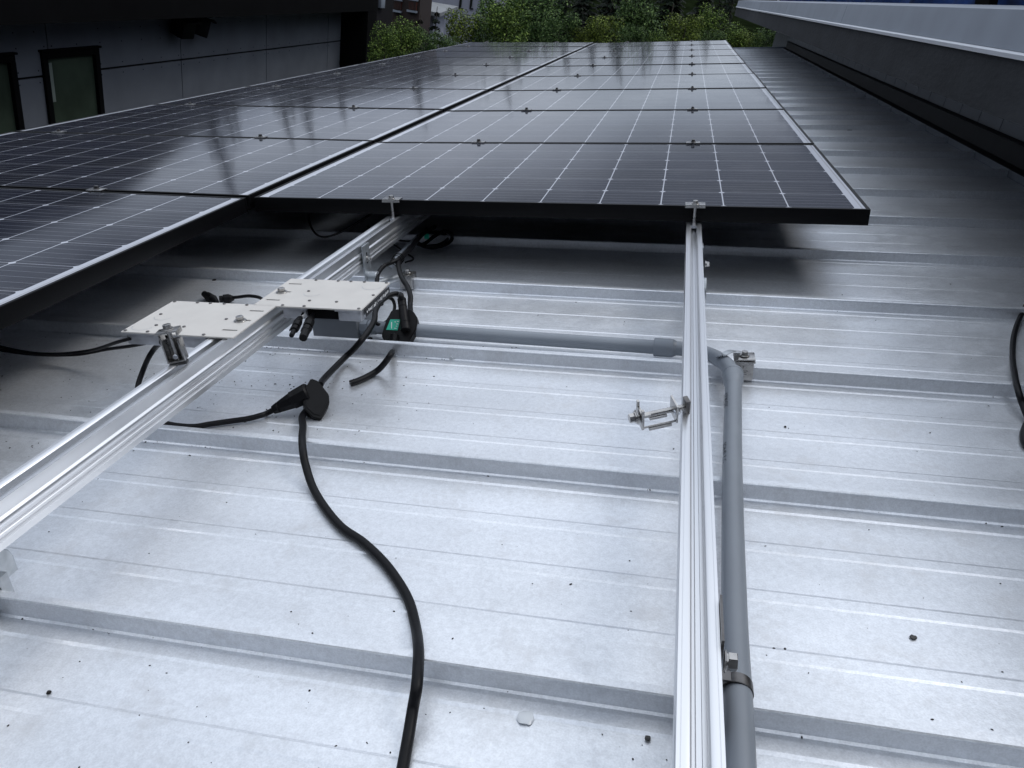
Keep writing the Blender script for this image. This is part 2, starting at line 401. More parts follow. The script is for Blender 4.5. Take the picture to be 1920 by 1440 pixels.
# siding wall above the flashing, gravity vertical (leans +x in the roof frame), vertical grooves
UPX = .1736/.985
mb = MB(); ye = 12.75; y = YF
while y < ye:
    yn = min(y+.30, ye)
    z0, z1 = (-.102 if y < YB-.05 else -1.6), .30
    a = (y+.004, yn-.004)
    P = [(WX+.022+UPX*(z0+.1), z0), (WX+.022+UPX*(z1+.1), z1)]
    mb.face([(P[0][0], a[0], P[0][1]), (P[0][0], a[1], P[0][1]), (P[1][0], a[1], P[1][1]), (P[1][0], a[0], P[1][1])])
    for (p, q, dx) in ((yn-.004, yn, .01), ):
        mb.face([(P[0][0], p, P[0][1]), (P[0][0]+.012, yn, P[0][1]), (P[1][0]+.012, yn, P[1][1]), (P[1][0], p, P[1][1])])
        mb.face([(P[0][0]+.012, yn, P[0][1]), (P[0][0], yn+.004, P[0][1]), (P[1][0], yn+.004, P[1][1]), (P[1][0]+.012, yn, P[1][1])])
    y = yn
z0 = -1.6
mb.face([(WX+.022+UPX*(z0+.1), ye, z0), (WX+3, ye, z0), (WX+3, ye, .3), (WX+.022+UPX*.4, ye, .3)])
mb.build('siding_wall', 'siding', bld, smooth=False)
# fascia, soffit, drip edge, coping
FX = 2.0; YE = 14.3; SEAMY = 2.27
mb = MB()
for y0_, y1_, dx in ((YF, SEAMY-.0025, -.003), (SEAMY+.0025, YE, 0)):
    mb.prism([(FX-.024+dx, y0_, .183), (FX+dx, y0_, .318), (FX+.03+dx, y0_, .318), (FX+.006+dx, y0_, .183)], (0, 1, 0), y1_-y0_)
mb.build('fascia', 'fascia', bld)
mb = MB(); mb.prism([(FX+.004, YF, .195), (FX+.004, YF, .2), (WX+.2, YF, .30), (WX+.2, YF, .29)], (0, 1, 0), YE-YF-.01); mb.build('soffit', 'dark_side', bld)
mb = MB(); mb.prism([(FX-.012, YF, .3185), (FX-.014, YF, .3300), (FX+.012, YF, .3340), (FX+.03, YF, .3200)], (0, 1, 0), YE-YF+.012); mb.build('drip_edge', 'drip', bld)
mb = MB(); cj = [YF, 3.0, 5.98, 9.0, 12.0, YE]
for a, c in zip(cj, cj[1:]):
    mb.prism([(FX+.004, a+.003, .334), (FX+.028, a+.003, .428), (FX+.036, a+.003, .4285), (FX+.30, a+.003, .425), (FX+.30, a+.003, .33)], (0, 1, 0), c-a-.006)
mb.build('coping', 'coping', bld)
mb = MB(); mb.prism([(FX+.02, YF, .34), (FX+.03, YF, .42), (FX+.29, YF, .42), (FX+.29, YF, .34)], (0, 1, 0), YE-YF-.01); mb.build('coping_backing', 'joint', bld)
mb = MB(); mb.bb(WX+.3, WX+5.5, YF, YE-.5, -1, .24); mb.build('upper_storey', 'siding', bld)
mb = MB()
for i in range(26):
    mb.bb(-3.2+i*.30+.004, -3.2+(i+1)*.30-.004, YF-.42, YF-.40, -1.0, 3.5)
mb.bb(-3.2, 4.6, YF-.9, YF-.425, -7.4, 3.52); mb.build('added_rear_wall', 'fascia', bld, smooth=False)  # unseen wall added behind the camera to darken reflections in the seam faces
# blue tarp laid over the upper roof
tx = 2.75
ya = atx(1461, 0, tx).y
mb = MB(); nyy, nzz = 90, 14; g = []
for i in range(nyy+1):
    y = -2.5+(ya+2.5)*i/nyy; col_ = []
    for j in range(nzz+1):
        q = j/nzz
        col_.append(mb.bm.verts.new((tx+.25*q+.03*math.sin(y*5+q*3)+.02*math.sin(y*13+1), y, .33+1.15*q+.01*math.sin(y*9))))
    g.append(col_)
for i in range(nyy):
    for j in range(nzz): mb.bm.faces.new([g[i][j], g[i+1][j], g[i+1][j+1], g[i][j+1]])
bmesh.ops.solidify(mb.bm, geom=list(mb.bm.faces), thickness=.01)
tarp = tag(mb.build('blue_tarp', 'tarp', None, loc=(tx, 1, .33)), 'blue creased tarp hung behind the pale metal coping at the top right', 'tarp')
pa, pb = atx(1841, 15, tx-.06), atx(1868, 18, tx-.06)
mb = MB(); mb.bb(tx-.10, tx-.06, min(pa.y, pb.y), max(pa.y, pb.y), .40, 1.5)
tag(mb.build('dark_post', 'dark_metal', None, loc=(tx-.08, (pa.y+pb.y)/2, .4)), 'dark upright post standing in front of the blue tarp', 'post')
pa = atx(1461, 3, tx-.06)
mb = MB(); mb.bb(tx-.09, tx-.06, pa.y-.03, pa.y+.05, .40, 1.2)
tag(mb.build('white_post', 'white', None, loc=(tx-.08, pa.y, .4)), 'thin white upright at the far end of the blue tarp', 'post')

# ================================================================== SOLAR PANELS
def make_panel():
    t = thing('solar_panel', 'x', 'solar panel')
    mb = MB(); f, hgt = .0085, .040
    x0, x1, y0, y1 = 0, PW, 0, PD
    def rail_(a, b, c, d): mb.bb(a, b, c, d, -hgt, 0, bev=.0009)
    rail_(x0, x1, y0, y0+f); rail_(x0, x1, y1-f, y1); rail_(x0, x0+f, y0+f, y1-f); rail_(x1-f, x1, y0+f, y1-f)
    # bottom flange
    mb.bb(f, x1-f, f, f+.02, -hgt, -hgt+.002); mb.bb(f, x1-f, y1-f-.02, y1-f, -hgt, -hgt+.002)
    mb.bb(f, f+.02, f+.02, y1-f-.02, -hgt, -hgt+.002); mb.bb(x1-f-.02, x1-f, f+.02, y1-f-.02, -hgt, -hgt+.002)
    mb.build('frame', 'frame_black', t)
    mb = MB(); mb.bb(f, x1-f, f, y1-f, -.0055, -.0016); mb.build('glass_face', 'cells', t, smooth=False)
    mb = MB(); mb.bb(PW/2-.06, PW/2+.06, PD-.16, PD-.06, -.028, -.0065, .003); mb.build('junction_box', 'under', t)
    return t
P0 = make_panel()
ordn = ['front', 'second', 'third', 'fourth', 'fifth', 'sixth', 'seventh', 'eighth', 'ninth']
GAPX, Q0, Q1 = .0135, .0067, -.0213
LA = math.atan(-Q1)
rnd = random.Random(3)
first = True
for k in range(9):
    o = P0 if first else copy_tree(P0); first = False
    o.location = (0, k*PIT, 0)
    # the overhanging front panel sits a touch high at its free left corner
    if k == 0: o.rotation_euler = (R_(-.05), R_(.12), 0); o.location.z = .003
    else: o.rotation_euler = (R_(rnd.uniform(-.05, .05)), R_(rnd.uniform(-.05, .05)), 0)
    where = {0: 'front solar panel of the right column, its black edge overhanging the bare rails',
             8: 'farthest solar panel of the right column, at the tree end'}.get(k, '%s solar panel from the front in the right column' % ordn[k])
    o['label'] = where; o['group'] = 'solar panels in the right column'
lp = []
for k in range(-2, 9):
    o = copy_tree(P0)
    o.rotation_euler = (R_(rnd.uniform(-.05, .05)), LA+R_(rnd.uniform(-.05, .05)), 0)
    xl = -GAPX-PW
    o.location = (xl, k*PIT+.002*xl, Q0+Q1*xl)
    if k == -2: o['label'] = 'nearest solar panel of the left column, mostly cut off by the left edge'
    elif k == -1: o['label'] = 'left column solar panel reaching forward past the right column, beside the inverters'
    elif k == 8: o['label'] = 'farthest solar panel of the left column, by the bushes'
    else: o['label'] = 'left column solar panel level with the %s panel of the right column' % ordn[k]
    o['group'] = 'solar panels in the left column'

# ================================================================== RAILS
half = [(.0, -.0150), (.0022, -.0150), (.0030, -.0175), (.0088, -.0175), (.0088, -.0110), (.0066, -.0100), (.0066, -.0025), (.0080, -.0010), (.0105, 0), (.0148, 0), (.0150, -.0007), (.0154, -.0007), (.0156, 0), (.0186, 0), (.0188, -.0004), (.0188, -.0036), (.0148, -.0060), (.0144, -.0215),
        (.0172, -.0235), (.0185, -.0255), (.0190, -.0285), (.0185, -.0315), (.0172, -.0335), (.0150, -.0345), (.0150, -.0385), (.0172, -.0395), (.0180, -.0405), (.0180, -.0425), (.0172, -.0438), (.0150, -.0445), (.0150, -.0480), (.0188, -.0500), (.0188, -.0590)]
def rail(label, x_at0, slope, ztop, y0, y1, zs=0.0, group='aluminium mounting rails'):
    mb = MB(); pts = half + [(-x, z) for x, z in half[::-1]]
    pts = [p for i, p in enumerate(pts) if i == 0 or p != pts[i-1]]
    if pts[0] == pts[-1]: pts.pop()
    A = [mb.bm.verts.new((x_at0+slope*y0+x, y0, ztop+z)) for x, z in pts]
    B = [mb.bm.verts.new((x_at0+slope*y1+x, y1, ztop+z+zs)) for x, z in pts]
    k = len(pts)
    for i in range(k): mb.bm.faces.new([A[i], B[i], B[(i+1) % k], A[(i+1) % k]])
    for V in (A, B):
        c = mb.bm.faces.new(V)
    o = mb.build('mounting_rail', 'alu', None, loc=(x_at0+slope*y0, y0, ztop-.059), auto=25)
    return tag(o, label, 'rail', group)
RT = -.0435
LRX = lambda y: .4154+.018*y
rail('bare aluminium rail running beside the grey conduit under the right column', 1.2290, 0.0, RT, -2.35, 9.15)
rail('bare aluminium rail that carries the two inverters', .4154, .018, RT, -2.3, .9)
rail('aluminium rail hidden below the left column, near its right edge', -.50, 0, Q0+Q1*-.5-.0425, -2.05, 9.1)
rail('aluminium rail hidden below the left column, near its outer edge', -1.44, 0, Q0+Q1*-1.44-.0425, -2.05, 9.1)
rail('aluminium rail hidden under the left half of the right column', .418, 0, RT, .92, 9.15)

# ================================================================== INSTALLED CLAMPS
def make_mid():
    t = thing('module_clamp', 'x', 'clamp')
    mb = MB(); mb.bb(-.025, .025, -.0155, .0155, .0006, .0042, .0008)
    mb.bb(-.025, .025, -.0062, .0062, -.012, .0005); mb.build('clamp_plate', 'steel', t)
    mb = MB(); mb.hexbolt((0, 0, .0042), (0, 0, 1), r=.0066, h=.006, washer=.0095); mb.cyl((0, 0, -.045), (0, 0, -.0125), .004, seg=10); mb.build('bolt', 'steel_dark', t)
    return t
M0 = make_mid(); used = False
for col_, xs_ in (('right', (.416, 1.226)), ('left', None)):
    for k in range(1 if col_ == 'right' else -1, 10):
        for j in (0, 1):
            y = k*PIT-(PIT-PD)/2
            if k == 9: y = 8*PIT+PD+.006
            if col_ == 'right': x = xs_[j]; z = 0
            else: x = (-.50, -1.44)[j]; z = Q0+Q1*x
            o = M0 if not used else copy_tree(M0); used = True
            o.location = (x, y, z)
            if col_ == 'left': o.rotation_euler = (0, LA, 0)
            which = {('right', 0): 'left-hand', ('right', 1): 'right-hand', ('left', 0): 'right-hand', ('left', 1): 'left-hand'}[(col_, j)]
            if k == 9: lab = '%s end clamp on the far edge of the %s column of solar panels' % (which, col_)
            elif k <= 0: lab = '%s clamp at the %s joint of the left column, nearer than the right column starts' % (which, 'second' if k == 0 else 'nearest')
            else: lab = '%s clamp at joint %s of the %s column, counted from the front edge' % (which, ['', 'one', 'two', 'three', 'four', 'five', 'six', 'seven', 'eight'][k], col_)
            o['label'] = lab; o['group'] = 'clamps holding the solar panels'
for j, (x, lab) in enumerate(((.4166, 'end clamp gripping the black front edge above the inverter rail'), (1.2290, 'end clamp gripping the black front edge above the rail beside the conduit'))):
    z = .0035
    t = thing('end_clamp', lab, 'clamp', (x, -.012, RT), 'end clamps on the front edge')
    mb = MB(); mb.bb(x-.025, x+.025, -.019, .012, z, z+.0045, .001); mb.bb(x-.025, x+.025, -.019, -.0165, z-.004, z+.001); mb.build('clamp_plate', 'steel', t)
    mb = MB(); mb.hexbolt((x, -.010, z+.0045), (0, 0, 1), r=.0068, h=.0062, washer=.010); mb.cyl((x, -.010, RT-.01), (x, -.010, z), .0042, seg=14); mb.build('bolt', 'steel', t)
    mb = MB(); mb.bb(x-.0064, x+.0064, -.020, .006, RT-.0085, RT-.0015, .0008); mb.build('channel_nut', 'alu_mill', t)

# ================================================================== MICROINVERTERS
def inverter(x0, y0, label, openx, bolt, cable_side):
    W_, D_, zt = .224, .166, RT+.0042
    x1, y1 = x0+W_, y0+D_
    t = thing('microinverter', label, 'inverter', (x0+W_/2, y0+D_/2, zt-.03), 'microinverters bolted to the rail')
    over = .055        # flange over the rail
    if cable_side == 'right': bx0, bx1 = x0+over, x1-.001; fl0, fl1 = x0, x0+over
    else: bx0, bx1 = x0+.001, x1-over; fl0, fl1 = x1-over, x1
    mb = MB()
    # lid, with slots in the flange
    sl = [y0+.033, y0+.083, y0+.133]
    ys = [y0]+[v for s_ in sl for v in (s_-.0028, s_+.0028)]+[y1]
    xa, xb = (fl0+.010, fl0+.040) if cable_side == 'right' else (fl1-.040, fl1-.010)
    for i in range(0, len(ys), 2): mb.bb(xa, xb, ys[i], ys[i+1], zt-.0026, zt)
    mb.bb(x0 if cable_side == 'right' else bx0-.001, xa, y0, y1, zt-.0026, zt); mb.bb(xb, x1, y0, y1, zt-.0026, zt)
    mb.build('cover_plate', 'inverter_lid', t)
    # knock-out circles: shallow rings pressed in the lid
    for cx, cy, rr in (((bx0+bx1)/2-.05, y0+.08, .017), ((bx1-.027) if cable_side == 'right' else (bx0+.025), (y1-.03) if cable_side == 'right' else (y0+.03), .020)):
        mb = MB()
        for i in range(15):
            a0, a1 = math.pi*(1.05+.9*i/15), math.pi*(1.05+.9*(i+1)/15)
            mb.face([(cx+rr*math.cos(a), cy+rr*math.sin(a), zt+.0002) for a in (a0, a1)]+[(cx+(rr+.0009)*math.cos(a), cy+(rr+.0009)*math.sin(a), zt+.0002) for a in (a1, a0)])
        mb.build('embossed_ring', 'galv', t)
    mb = MB()
    zb = zt-.0275
    a, c = openx
    mb.bb(bx0+.003, bx0+a, y0+.006, y1-.006, zb, zt-.0028, .003)
    mb.bb(bx0+c, bx1-.003, y0+.006, y1-.006, zb, zt-.0028, .003)
    mb.bb(bx0+a-.004, bx0+c+.004, y0+.046, y1-.007, zb+.002, zt-.0029)
    mb.bb(bx0+.001, bx0+a+.004, y0+.002, y0+.008, zt-.0065, zt-.0029); mb.bb(bx0+c-.004, bx1-.001, y0+.002, y0+.008, zt-.0065, zt-.0029)
    mb.build('housing', 'inverter_body', t)
    mb = MB(); mb.bb(bx0+a+.0005, bx0+c-.0005, y0+.012, y0+.0445, zb+.001, zt-.0031); mb.build('recess_shade', 'joint', t)  # dark filler block standing in for the shade inside the lead opening
    for fx_, fy_ in ((.03, .03), (.97, .03), (.03, .97), (.97, .97), (.5, .97), (.33, .97), (.68, .97), (.97, .5), (.28, .22), (.62, .22), (.12, .55), (.3, .03)):
        px_, py_ = bx0+(bx1-bx0)*fx_, y0+D_*fy_
        mb = MB(); mb.cyl((px_, py_, zt), (px_, py_, zt+.0018), .0032, seg=12, bev=.0006); mb.build('screw', 'steel_dark', t)
    mb = MB(); mb.hexbolt((bolt[0], bolt[1], zt), (0, 0, 1), r=.0072, h=.0065, washer=.0115); mb.build('bolt', 'steel', t)
    if cable_side == 'right':
        mb = MB(); mb.bb(x1+.0002, x1+.0010, y0+.02, y1-.01, zb+.006, zt-.006); lb = mb.build('label_strip', 'ink', t)
        mb = MB(); r2 = random.Random(5)
        y = y0+.025
        while y < y1-.018:
            ww = r2.uniform(.001, .005); mb.bb(x1+.0011, x1+.0014, y, y+ww, zb+.010+r2.uniform(0, .003), zt-.010-r2.uniform(0, .002)); y += ww+r2.uniform(.002, .006)
        mb.build('printed_marks', 'white', lb)
    return t, zt, zb
invA, ZT, ZB = inverter(.382, -.7355, 'pale microinverter on the right side of the rail with two short leads hanging out front', (.052, .118), (LRX(-.657), -.657), 'right')
invB, _, _ = inverter(.206, -.8990, 'pale microinverter on the left side of the rail behind the upright loose clamp', (.078, .105), (LRX(-.820), -.820), 'left')

# leads with connectors hanging out of inverter A (parts of it)
def P_(u, v, y): return aty(u, v, y)
def lead(parent, pts, r, name='lead', mat='rubber', seg=10):
    mb = MB(); mb.tube(pts, r, seg=seg); return mb.build(name, mat, parent)
a0 = Vector((.482, -.70, ZT-.012)); a1 = atz(560, 602, ZT-.022); a2 = atz(549, 624, ZT-.028)
lead(invA, [a0, a0.lerp(a1, .5)+Vector((0, 0, .002)), a1], .0030)
mb = MB(); d = (a2-a1); mb.cyl(a0.lerp(a1, .35), a0.lerp(a1, .75), .0042, seg=12); mb.build('white_sleeve', 'white', invA)
b0 = Vector((.500, -.70, ZT-.012)); b1 = atz(582, 600, ZT-.022); b2 = atz(571, 627, ZT-.028)
lead(invA, [b0, b0.lerp(b1, .5)+Vector((0, 0, .002)), b1], .0030)
for (p, q, rr, nm) in ((a1, a2, .0085, 'male'), (b1, b2, .0098, 'female')):
    d = q-p; mb = MB()
    mb.cyl(p-d*.25, p+d*.15, .0055, rr, seg=12, bev=.0006); mb.cyl(p+d*.15, p+d*.50, rr, seg=8, bev=.001)
    mb.cyl(p+d*.5, p+d*.58, rr*.7, seg=12); mb.cyl(p+d*.58, p+d*.80, rr*.98, rr*.86, seg=8, bev=.001); mb.cyl(p+d*.8, p+d*1.25, rr*.55 if nm == 'male' else rr*.8, seg=10, bev=.001)
    s_ = d.cross(Vector((0, 0, 1))).normalized()
    for sg in (-1, 1): mb.box(p+d*.66+s_*sg*rr*.95, (.002, .002, .014), d.to_track_quat('Z', 'Y').to_matrix())
    mb.build('plug', 'plastic_black', invA)
# dc leads leaving inverter B to the left and behind
lead(invB, [(.222, -.88, ZT-.018), atx(225, 640, .19), roof(170, 657, .05), roof(100, 664, .03), roof(40, 659, .03), roof(-30, 642, .05), roof(-90, 620, .08)], .0035)
lead(invB, [(.26, -.87, ZT-.026), roof(250, 648, .09), roof(200, 655, .055), roof(140, 665, .03), roof(60, 664, .02), roof(-20, 652, .03), roof(-90, 630, .06)], .0035)
mb = MB(); mb.cyl((.290, -.902, ZT-.014), (.290, -.872, ZT-.014), .0085, seg=14, bev=.001); mb.build('cable_gland', 'plastic_black', invB)
# connector lead poking out beyond inverter B
g1 = lead(invB, [(.40, -.745, ZT-.02), roof(492, 562, .05), roof(470, 555, .035), roof(447, 557, .022), roof(438, 558, .018)], .0042)
for (u0, v0, u1, v1) in ((439, 559, 411, 561), (407, 566, 383, 551)):
    p, q = roof(u0, v0, .012), roof(u1, v1, .014); d = q-p
    mb = MB(); mb.cyl(p, p+d*.3, .006, .011, seg=12, bev=.001); mb.cyl(p+d*.3, p+d*.75, .012, .011, seg=10, bev=.0015); mb.cyl(p+d*.75, q, .0085, seg=10, bev=.001)
    mb.build('plug', 'plastic_black', invB)

# ================================================================== TRUNK CABLE AND CONNECTORS
CR = .0064
def cable(name, label, pts, r=CR, group=None, mat='rubber', seg=16):
    mb = MB(); mb.tube(pts, r, seg=seg, sub=10)
    o = mb.build(name, mat, None, loc=tuple(pts[0])); return tag(o, label, 'cable', group)
# front hexagonal connector
c1 = thing('trunk_connector', 'black hexagonal cable connector lying on the bare roof with three cables', 'connector', tuple(roof(600, 785, 0)))
n1 = Vector((.42, -.58, .70)).normalized(); p1 = roof(602, 787, .004)
face = [(583, 709), (597, 714), (617, 740), (618, 756), (602, 787), (587, 783), (572, 768), (566, 742), (570, 731)]
poly = [onplane(u, v, p1, n1) for u, v in face]
mb = MB(); mb.prism(poly, -n1, .026); bmesh.ops.bevel(mb.bm, geom=list(mb.bm.edges), offset=.0018, segments=2, affect='EDGES'); mb.build('housing', 'plastic_black', c1)
ctr = sum(poly, Vector())/len(poly)
mb = MB(); mb.prism([ctr+(p-ctr)*.80+n1*.0002 for p in poly], n1, .0012); mb.build('cover', 'plastic_black', c1)
e0 = onplane(566, 742, p1-n1*.013, n1); e1 = roof(512, 769, .012); d = e1-e0
mb = MB(); mb.cyl(e0-d*.25, e0+d*.35, .020, .018, seg=8, bev=.003); mb.cyl(e0+d*.30, e0+d*.78, .0165, .0115, seg=8, bev=.0015); mb.cyl(e0+d*.78, e1, .0112, .0085, seg=8, bev=.001)
mb.build('socket', 'plastic_black', c1)
nub = onplane(572, 777, p1-n1*.013, n1)
# trunk to the camera
cable('trunk_cable', 'thick black cable snaking from the hexagonal connector down the bare roof to the bottom edge',
      [nub+Vector((0, .012, .004)), nub+Vector((-.001, -.01, .0)), roof(568, 800, .024), roof(566.5, 820, .040), roof(568, 845, .040), roof(573, 872, .026), roof(586, 912, .010), roof(608, 950, .0078), roof(640, 988, .0068), roof(680, 1016, .0075), roof(718, 1052, .0068), roof(748, 1092, .0068), roof(768, 1130, .0072),
       roof(780, 1178, .012), roof(784.5, 1215, .030), roof(784, 1250, .0395), roof(781, 1290, .0385), roof(774, 1330, .020), roof(765, 1385, .0085), roof(757, 1430, .0070), roof(748, 1480, .0068), roof(738, 1540, .0068)])
cable('drop_cable', 'black cable curving from the hexagonal connector socket to behind the seam and under the rail',
      [e1-d*.1, e1+d.normalized()*.012, roof(492, 778, .011), roof(465, 785, .008), roof(430, 790, .0065), roof(395, 795, .0065), roof(360, 800, .0065), roof(315, 795, .0065), roof(285, 782, .0065), roof(262, 758, .0068), roof(258, 728, .015), roof(268, 695, .035), roof(280, 668, .07), roof(293, 650, .095), (.290, -.902, ZT-.014)], .0052)
# second connector with green label
n2 = Vector((.06, -.62, .78)).normalized(); p2 = roof(742, 650, .006)
face2 = [(734, 581), (760, 577), (775, 583), (783, 596), (780, 617), (763, 646), (742, 651), (723, 646), (715, 628), (724, 600)]
c2 = thing('trunk_connector', 'black connector with a bright green label beside the junction box', 'connector', tuple(roof(745, 640, 0)))
poly2 = [onplane(u, v, p2, n2) for u, v in face2]
mb = MB(); mb.prism(poly2, -n2, .024); bmesh.ops.bevel(mb.bm, geom=list(mb.bm.edges), offset=.0022, segments=2, affect='EDGES'); mb.build('housing', 'plastic_black', c2)
q2 = p2+n2*.0004
gl = [onplane(u, v, q2, n2) for u, v in ((732, 599), (750.5, 599), (745.5, 619.5), (724, 618.5))]
mb = MB(); mb.prism(gl, n2, .0005); gt = mb.build('green_label', 'green', c2)
mb = MB(); q3 = q2+n2*.0007
for (u0, v0, u1, v1) in ((733.5, 604, 735, 616), (740, 603, 742, 604.2), (744.5, 602, 748, 603), (743, 607, 746.5, 608), (742, 611, 745, 612), (739, 615, 743.5, 616)):
    mb.prism([onplane(a, b, q3, n2) for a, b in ((u0, v0), (u1, v0), (u1, v1), (u0, v1))], n2, .0002)
mb.build('printed_marks', 'white', gt)
s0, s1 = onplane(753, 560, p2+n2*.012, n2), onplane(760, 614, p2+n2*.010, n2); d = s1-s0
mb = MB(); mb.cyl(s0-d*.02, s0+d*.3, .0085, .0100, seg=14, bev=.001); mb.cyl(s0+d*.3, s0+d*.85, .0100, seg=14, bev=.001); mb.cyl(s0+d*.85, s1+d*.1, .0112, seg=14, bev=.001)
for i in range(4): mb.cyl(s0+d*(.02+.06*i), s0+d*(.05+.06*i), .0098, seg=14)
mb.build('plug', 'plastic_black', c2)
mb = MB(); e_ = onplane(740, 628, p2+n2*.004, n2); e2 = onplane(737, 650, p2+n2*.002, n2)
mb.cyl(e_, e2, .0105, .0085, seg=8, bev=.001); mb.build('strain_relief', 'plastic_black', c2)
hl = onplane(612, 712, p1-n1*.02, n1)
cable('trunk_cable', 'black cable rising from the hexagonal connector into the plug above the green label',
      [onplane(600, 722, p1-n1*.018, n1), roof(607, 711, .028), roof(630, 687, .014), roof(648, 669, .014), roof(663, 655, .030), roof(676, 640, .048), roof(690, 622, .052), roof(702, 600, .060), roof(704, 583, .066), roof(713, 567, .070), roof(727, 556, .072), roof(741, 551, .070), roof(750, 554, .062), s0+Vector((-.001, 0, .008)), s0+d*.1])
cable('cable_loop', 'thin black ring of cable hanging beside the inverter and the green labelled connector',
      [roof(704, 590, .052), roof(703, 602, .042), roof(712, 609, .034), roof(725, 603, .032), roof(736, 590, .036), roof(740, 575, .044), roof(736, 562, .056), roof(726, 557, .062)], .0040)
cable('cut_cable', 'short black cable with a cut end on the roof below the green labelled connector',
      [e2+n2*.0, e2+(e2-e_).normalized()*.012, roof(733, 664, .046), roof(725, 676, .036), roof(714, 689, .018), roof(703, 698, .0085), roof(687, 707, .0068), roof(671, 714, .0066), roof(657.5, 718.5, .0066)])
mb = MB(); pe, pd = roof(657.5, 718.5, .0066), (roof(657.5, 718.5, .0066)-roof(664, 716.5, .0066)).normalized()
for i, a in enumerate((0, 2.1, 4.2)):
    sd_ = pd.cross(Vector((0, 0, 1))).normalized(); up_ = pd.cross(sd_)
    c_ = pe+sd_*.0025*math.cos(a)+up_*.0025*math.sin(a); mb.cyl(c_-pd*.002, c_+pd*.0012, .0016, seg=8)
cc = [o for o in bpy.data.objects if o.name.startswith('cut_cable')][0]
mb.build('copper_core', 'steel', cc)
# cables coming from under the panels
cable('trunk_cable', 'black cable from under the right column into the back of the green labelled connector',
      [roof(815, 425, .05), roof(795, 437, .06), roof(781, 452, .07), roof(770, 466, .075), roof(758, 478, .075), roof(748, 490, .078), roof(748, 504, .078), roof(754, 522, .075), roof(764, 538, .065), roof(769.5, 555, .055), roof(769, 575, .04), onplane(771, 592, p2-n2*.006, n2)])
cable('drop_cable', 'black cable bending from the cable tie down behind the right-hand inverter',
      [roof(800, 430, .055), roof(786, 444, .065), roof(772, 460, .075), roof(760, 473, .08), roof(748, 485, .085), roof(735, 492, .085), roof(721, 498, .08), roof(711, 509, .075), roof(707, 522, .07), roof(708, 545, .06), roof(715, 570, .05)], .0055)
mb = MB()
for i, (u, v) in enumerate(((746, 486), (744, 489), (748, 484))):
    c_ = roof(u, v, .080); t_ = (roof(770, 466, .078)-roof(748, 488, .078)).normalized()
    mb.tube([c_+(Vector((0, 0, 1))*math.cos(a)+t_.cross(Vector((0, 0, 1)))*math.sin(a))*.014 for a in [2*math.pi*j/14 for j in range(15)]], .0011, seg=6, sub=2)
mb.tube([roof(740, 484, .09), roof(733, 489, .095), roof(731, 496, .085)], .0009, seg=6)
tag(mb.build('cable_tie', 'plastic_black', None, loc=tuple(roof(746, 486, .08))), 'black cable tie binding the two cables behind the inverter', 'cable tie')
mb = MB(); mb.tube([roof(733, 500, .05), roof(741, 488, .062), roof(757, 471, .06), roof(774, 454, .05), roof(790, 438, .04)], .0075, seg=14)
mb.cyl(roof(745, 485, .061), roof(752, 477, .061), .0098, seg=14, bev=.001)
tag(mb.build('flexible_conduit', 'conduit', None, loc=tuple(roof(757, 471, .05))), 'short light grey conduit running up under the right column beside the cables', 'conduit')
mb = MB(); mb.tube([roof(775, 455, .03), roof(793, 458, .02), roof(813, 444, .03), roof(831, 434, .05), roof(845, 438, .05), roof(847, 449, .03), roof(836, 458, .012), roof(815, 464, .010), roof(795, 462, .01), roof(780, 452, .03)], .0055, seg=12)
mb.tube([roof(780, 445, .05), roof(800, 437, .05), roof(825, 436, .04), roof(840, 446, .02), roof(825, 458, .02), roof(800, 462, .02)], .0050, seg=12)
tag(mb.build('coiled_cable', 'rubber', None, loc=tuple(roof(813, 450, 0))), 'coil of black cable in the shadow under the front edge of the right column', 'cable')
mb = MB(); pn = roof(800, 443, .045); mb.box(pn, (.014, .003, .016), Matrix.Rotation(R_(-25), 3, 'X'), .0005)
tag(mb.build('green_tag', 'green', None, loc=tuple(pn)), 'small green tag on the coiled cable in the shadow', 'tag')
cable('thin_cable', 'thin black cable crossing below the inverter rail toward the coiled cable, upper one', [roof(690, 425, .05), roof(715, 440, .05), roof(740, 448, .05), roof(758, 452, .05), roof(775, 452, .05)], .0030)
cable('thin_cable', 'thin black cable crossing below the inverter rail toward the coiled cable, lower one', [roof(690, 430, .03), roof(725, 450, .03), roof(742, 461, .03), roof(755, 470, .02), roof(775, 485, .012), roof(760, 492, .012)], .0026)
cable('right_cable', 'black cable looping in from the right edge of the photo on the shaded roof',
      [roof(1960, 520, .06), roof(1935, 555, .04), roof(1916, 588, .015), roof(1902, 625, .0068), roof(1898.5, 665, .0068), roof(1903, 705, .030), roof(1910, 735, .036), roof(1918, 760, .020), roof(1935, 800, .0068), roof(1960, 840, .0068)], .0056)
cable('right_cable_end', 'second black cable just showing at the right edge below the looping cable',
      [roof(1950, 760, .03), roof(1930, 790, .008), roof(1921, 815, .0068), roof(1926, 835, .0068), roof(1950, 850, .0068)], .0075)
cable('hanging_cable', 'black cable sagging below the edge of the left column at the left of the photo',
      [atx(-90, 600, -.18), atx(-15, 611, -.18), atx(20, 606, -.18), atx(45, 594, -.18), atx(62, 578, -.17), atx(75, 560, -.15)], .0040)
cable('under_cable', 'dark cable sagging in the shadow below the left front corner of the right column',
      [(.02, .35, -.05), (.06, .20, -.10), (.13, .10, -.13), (.20, .08, -.12), (.28, .15, -.08), (.33, .3, -.05)], .0030)

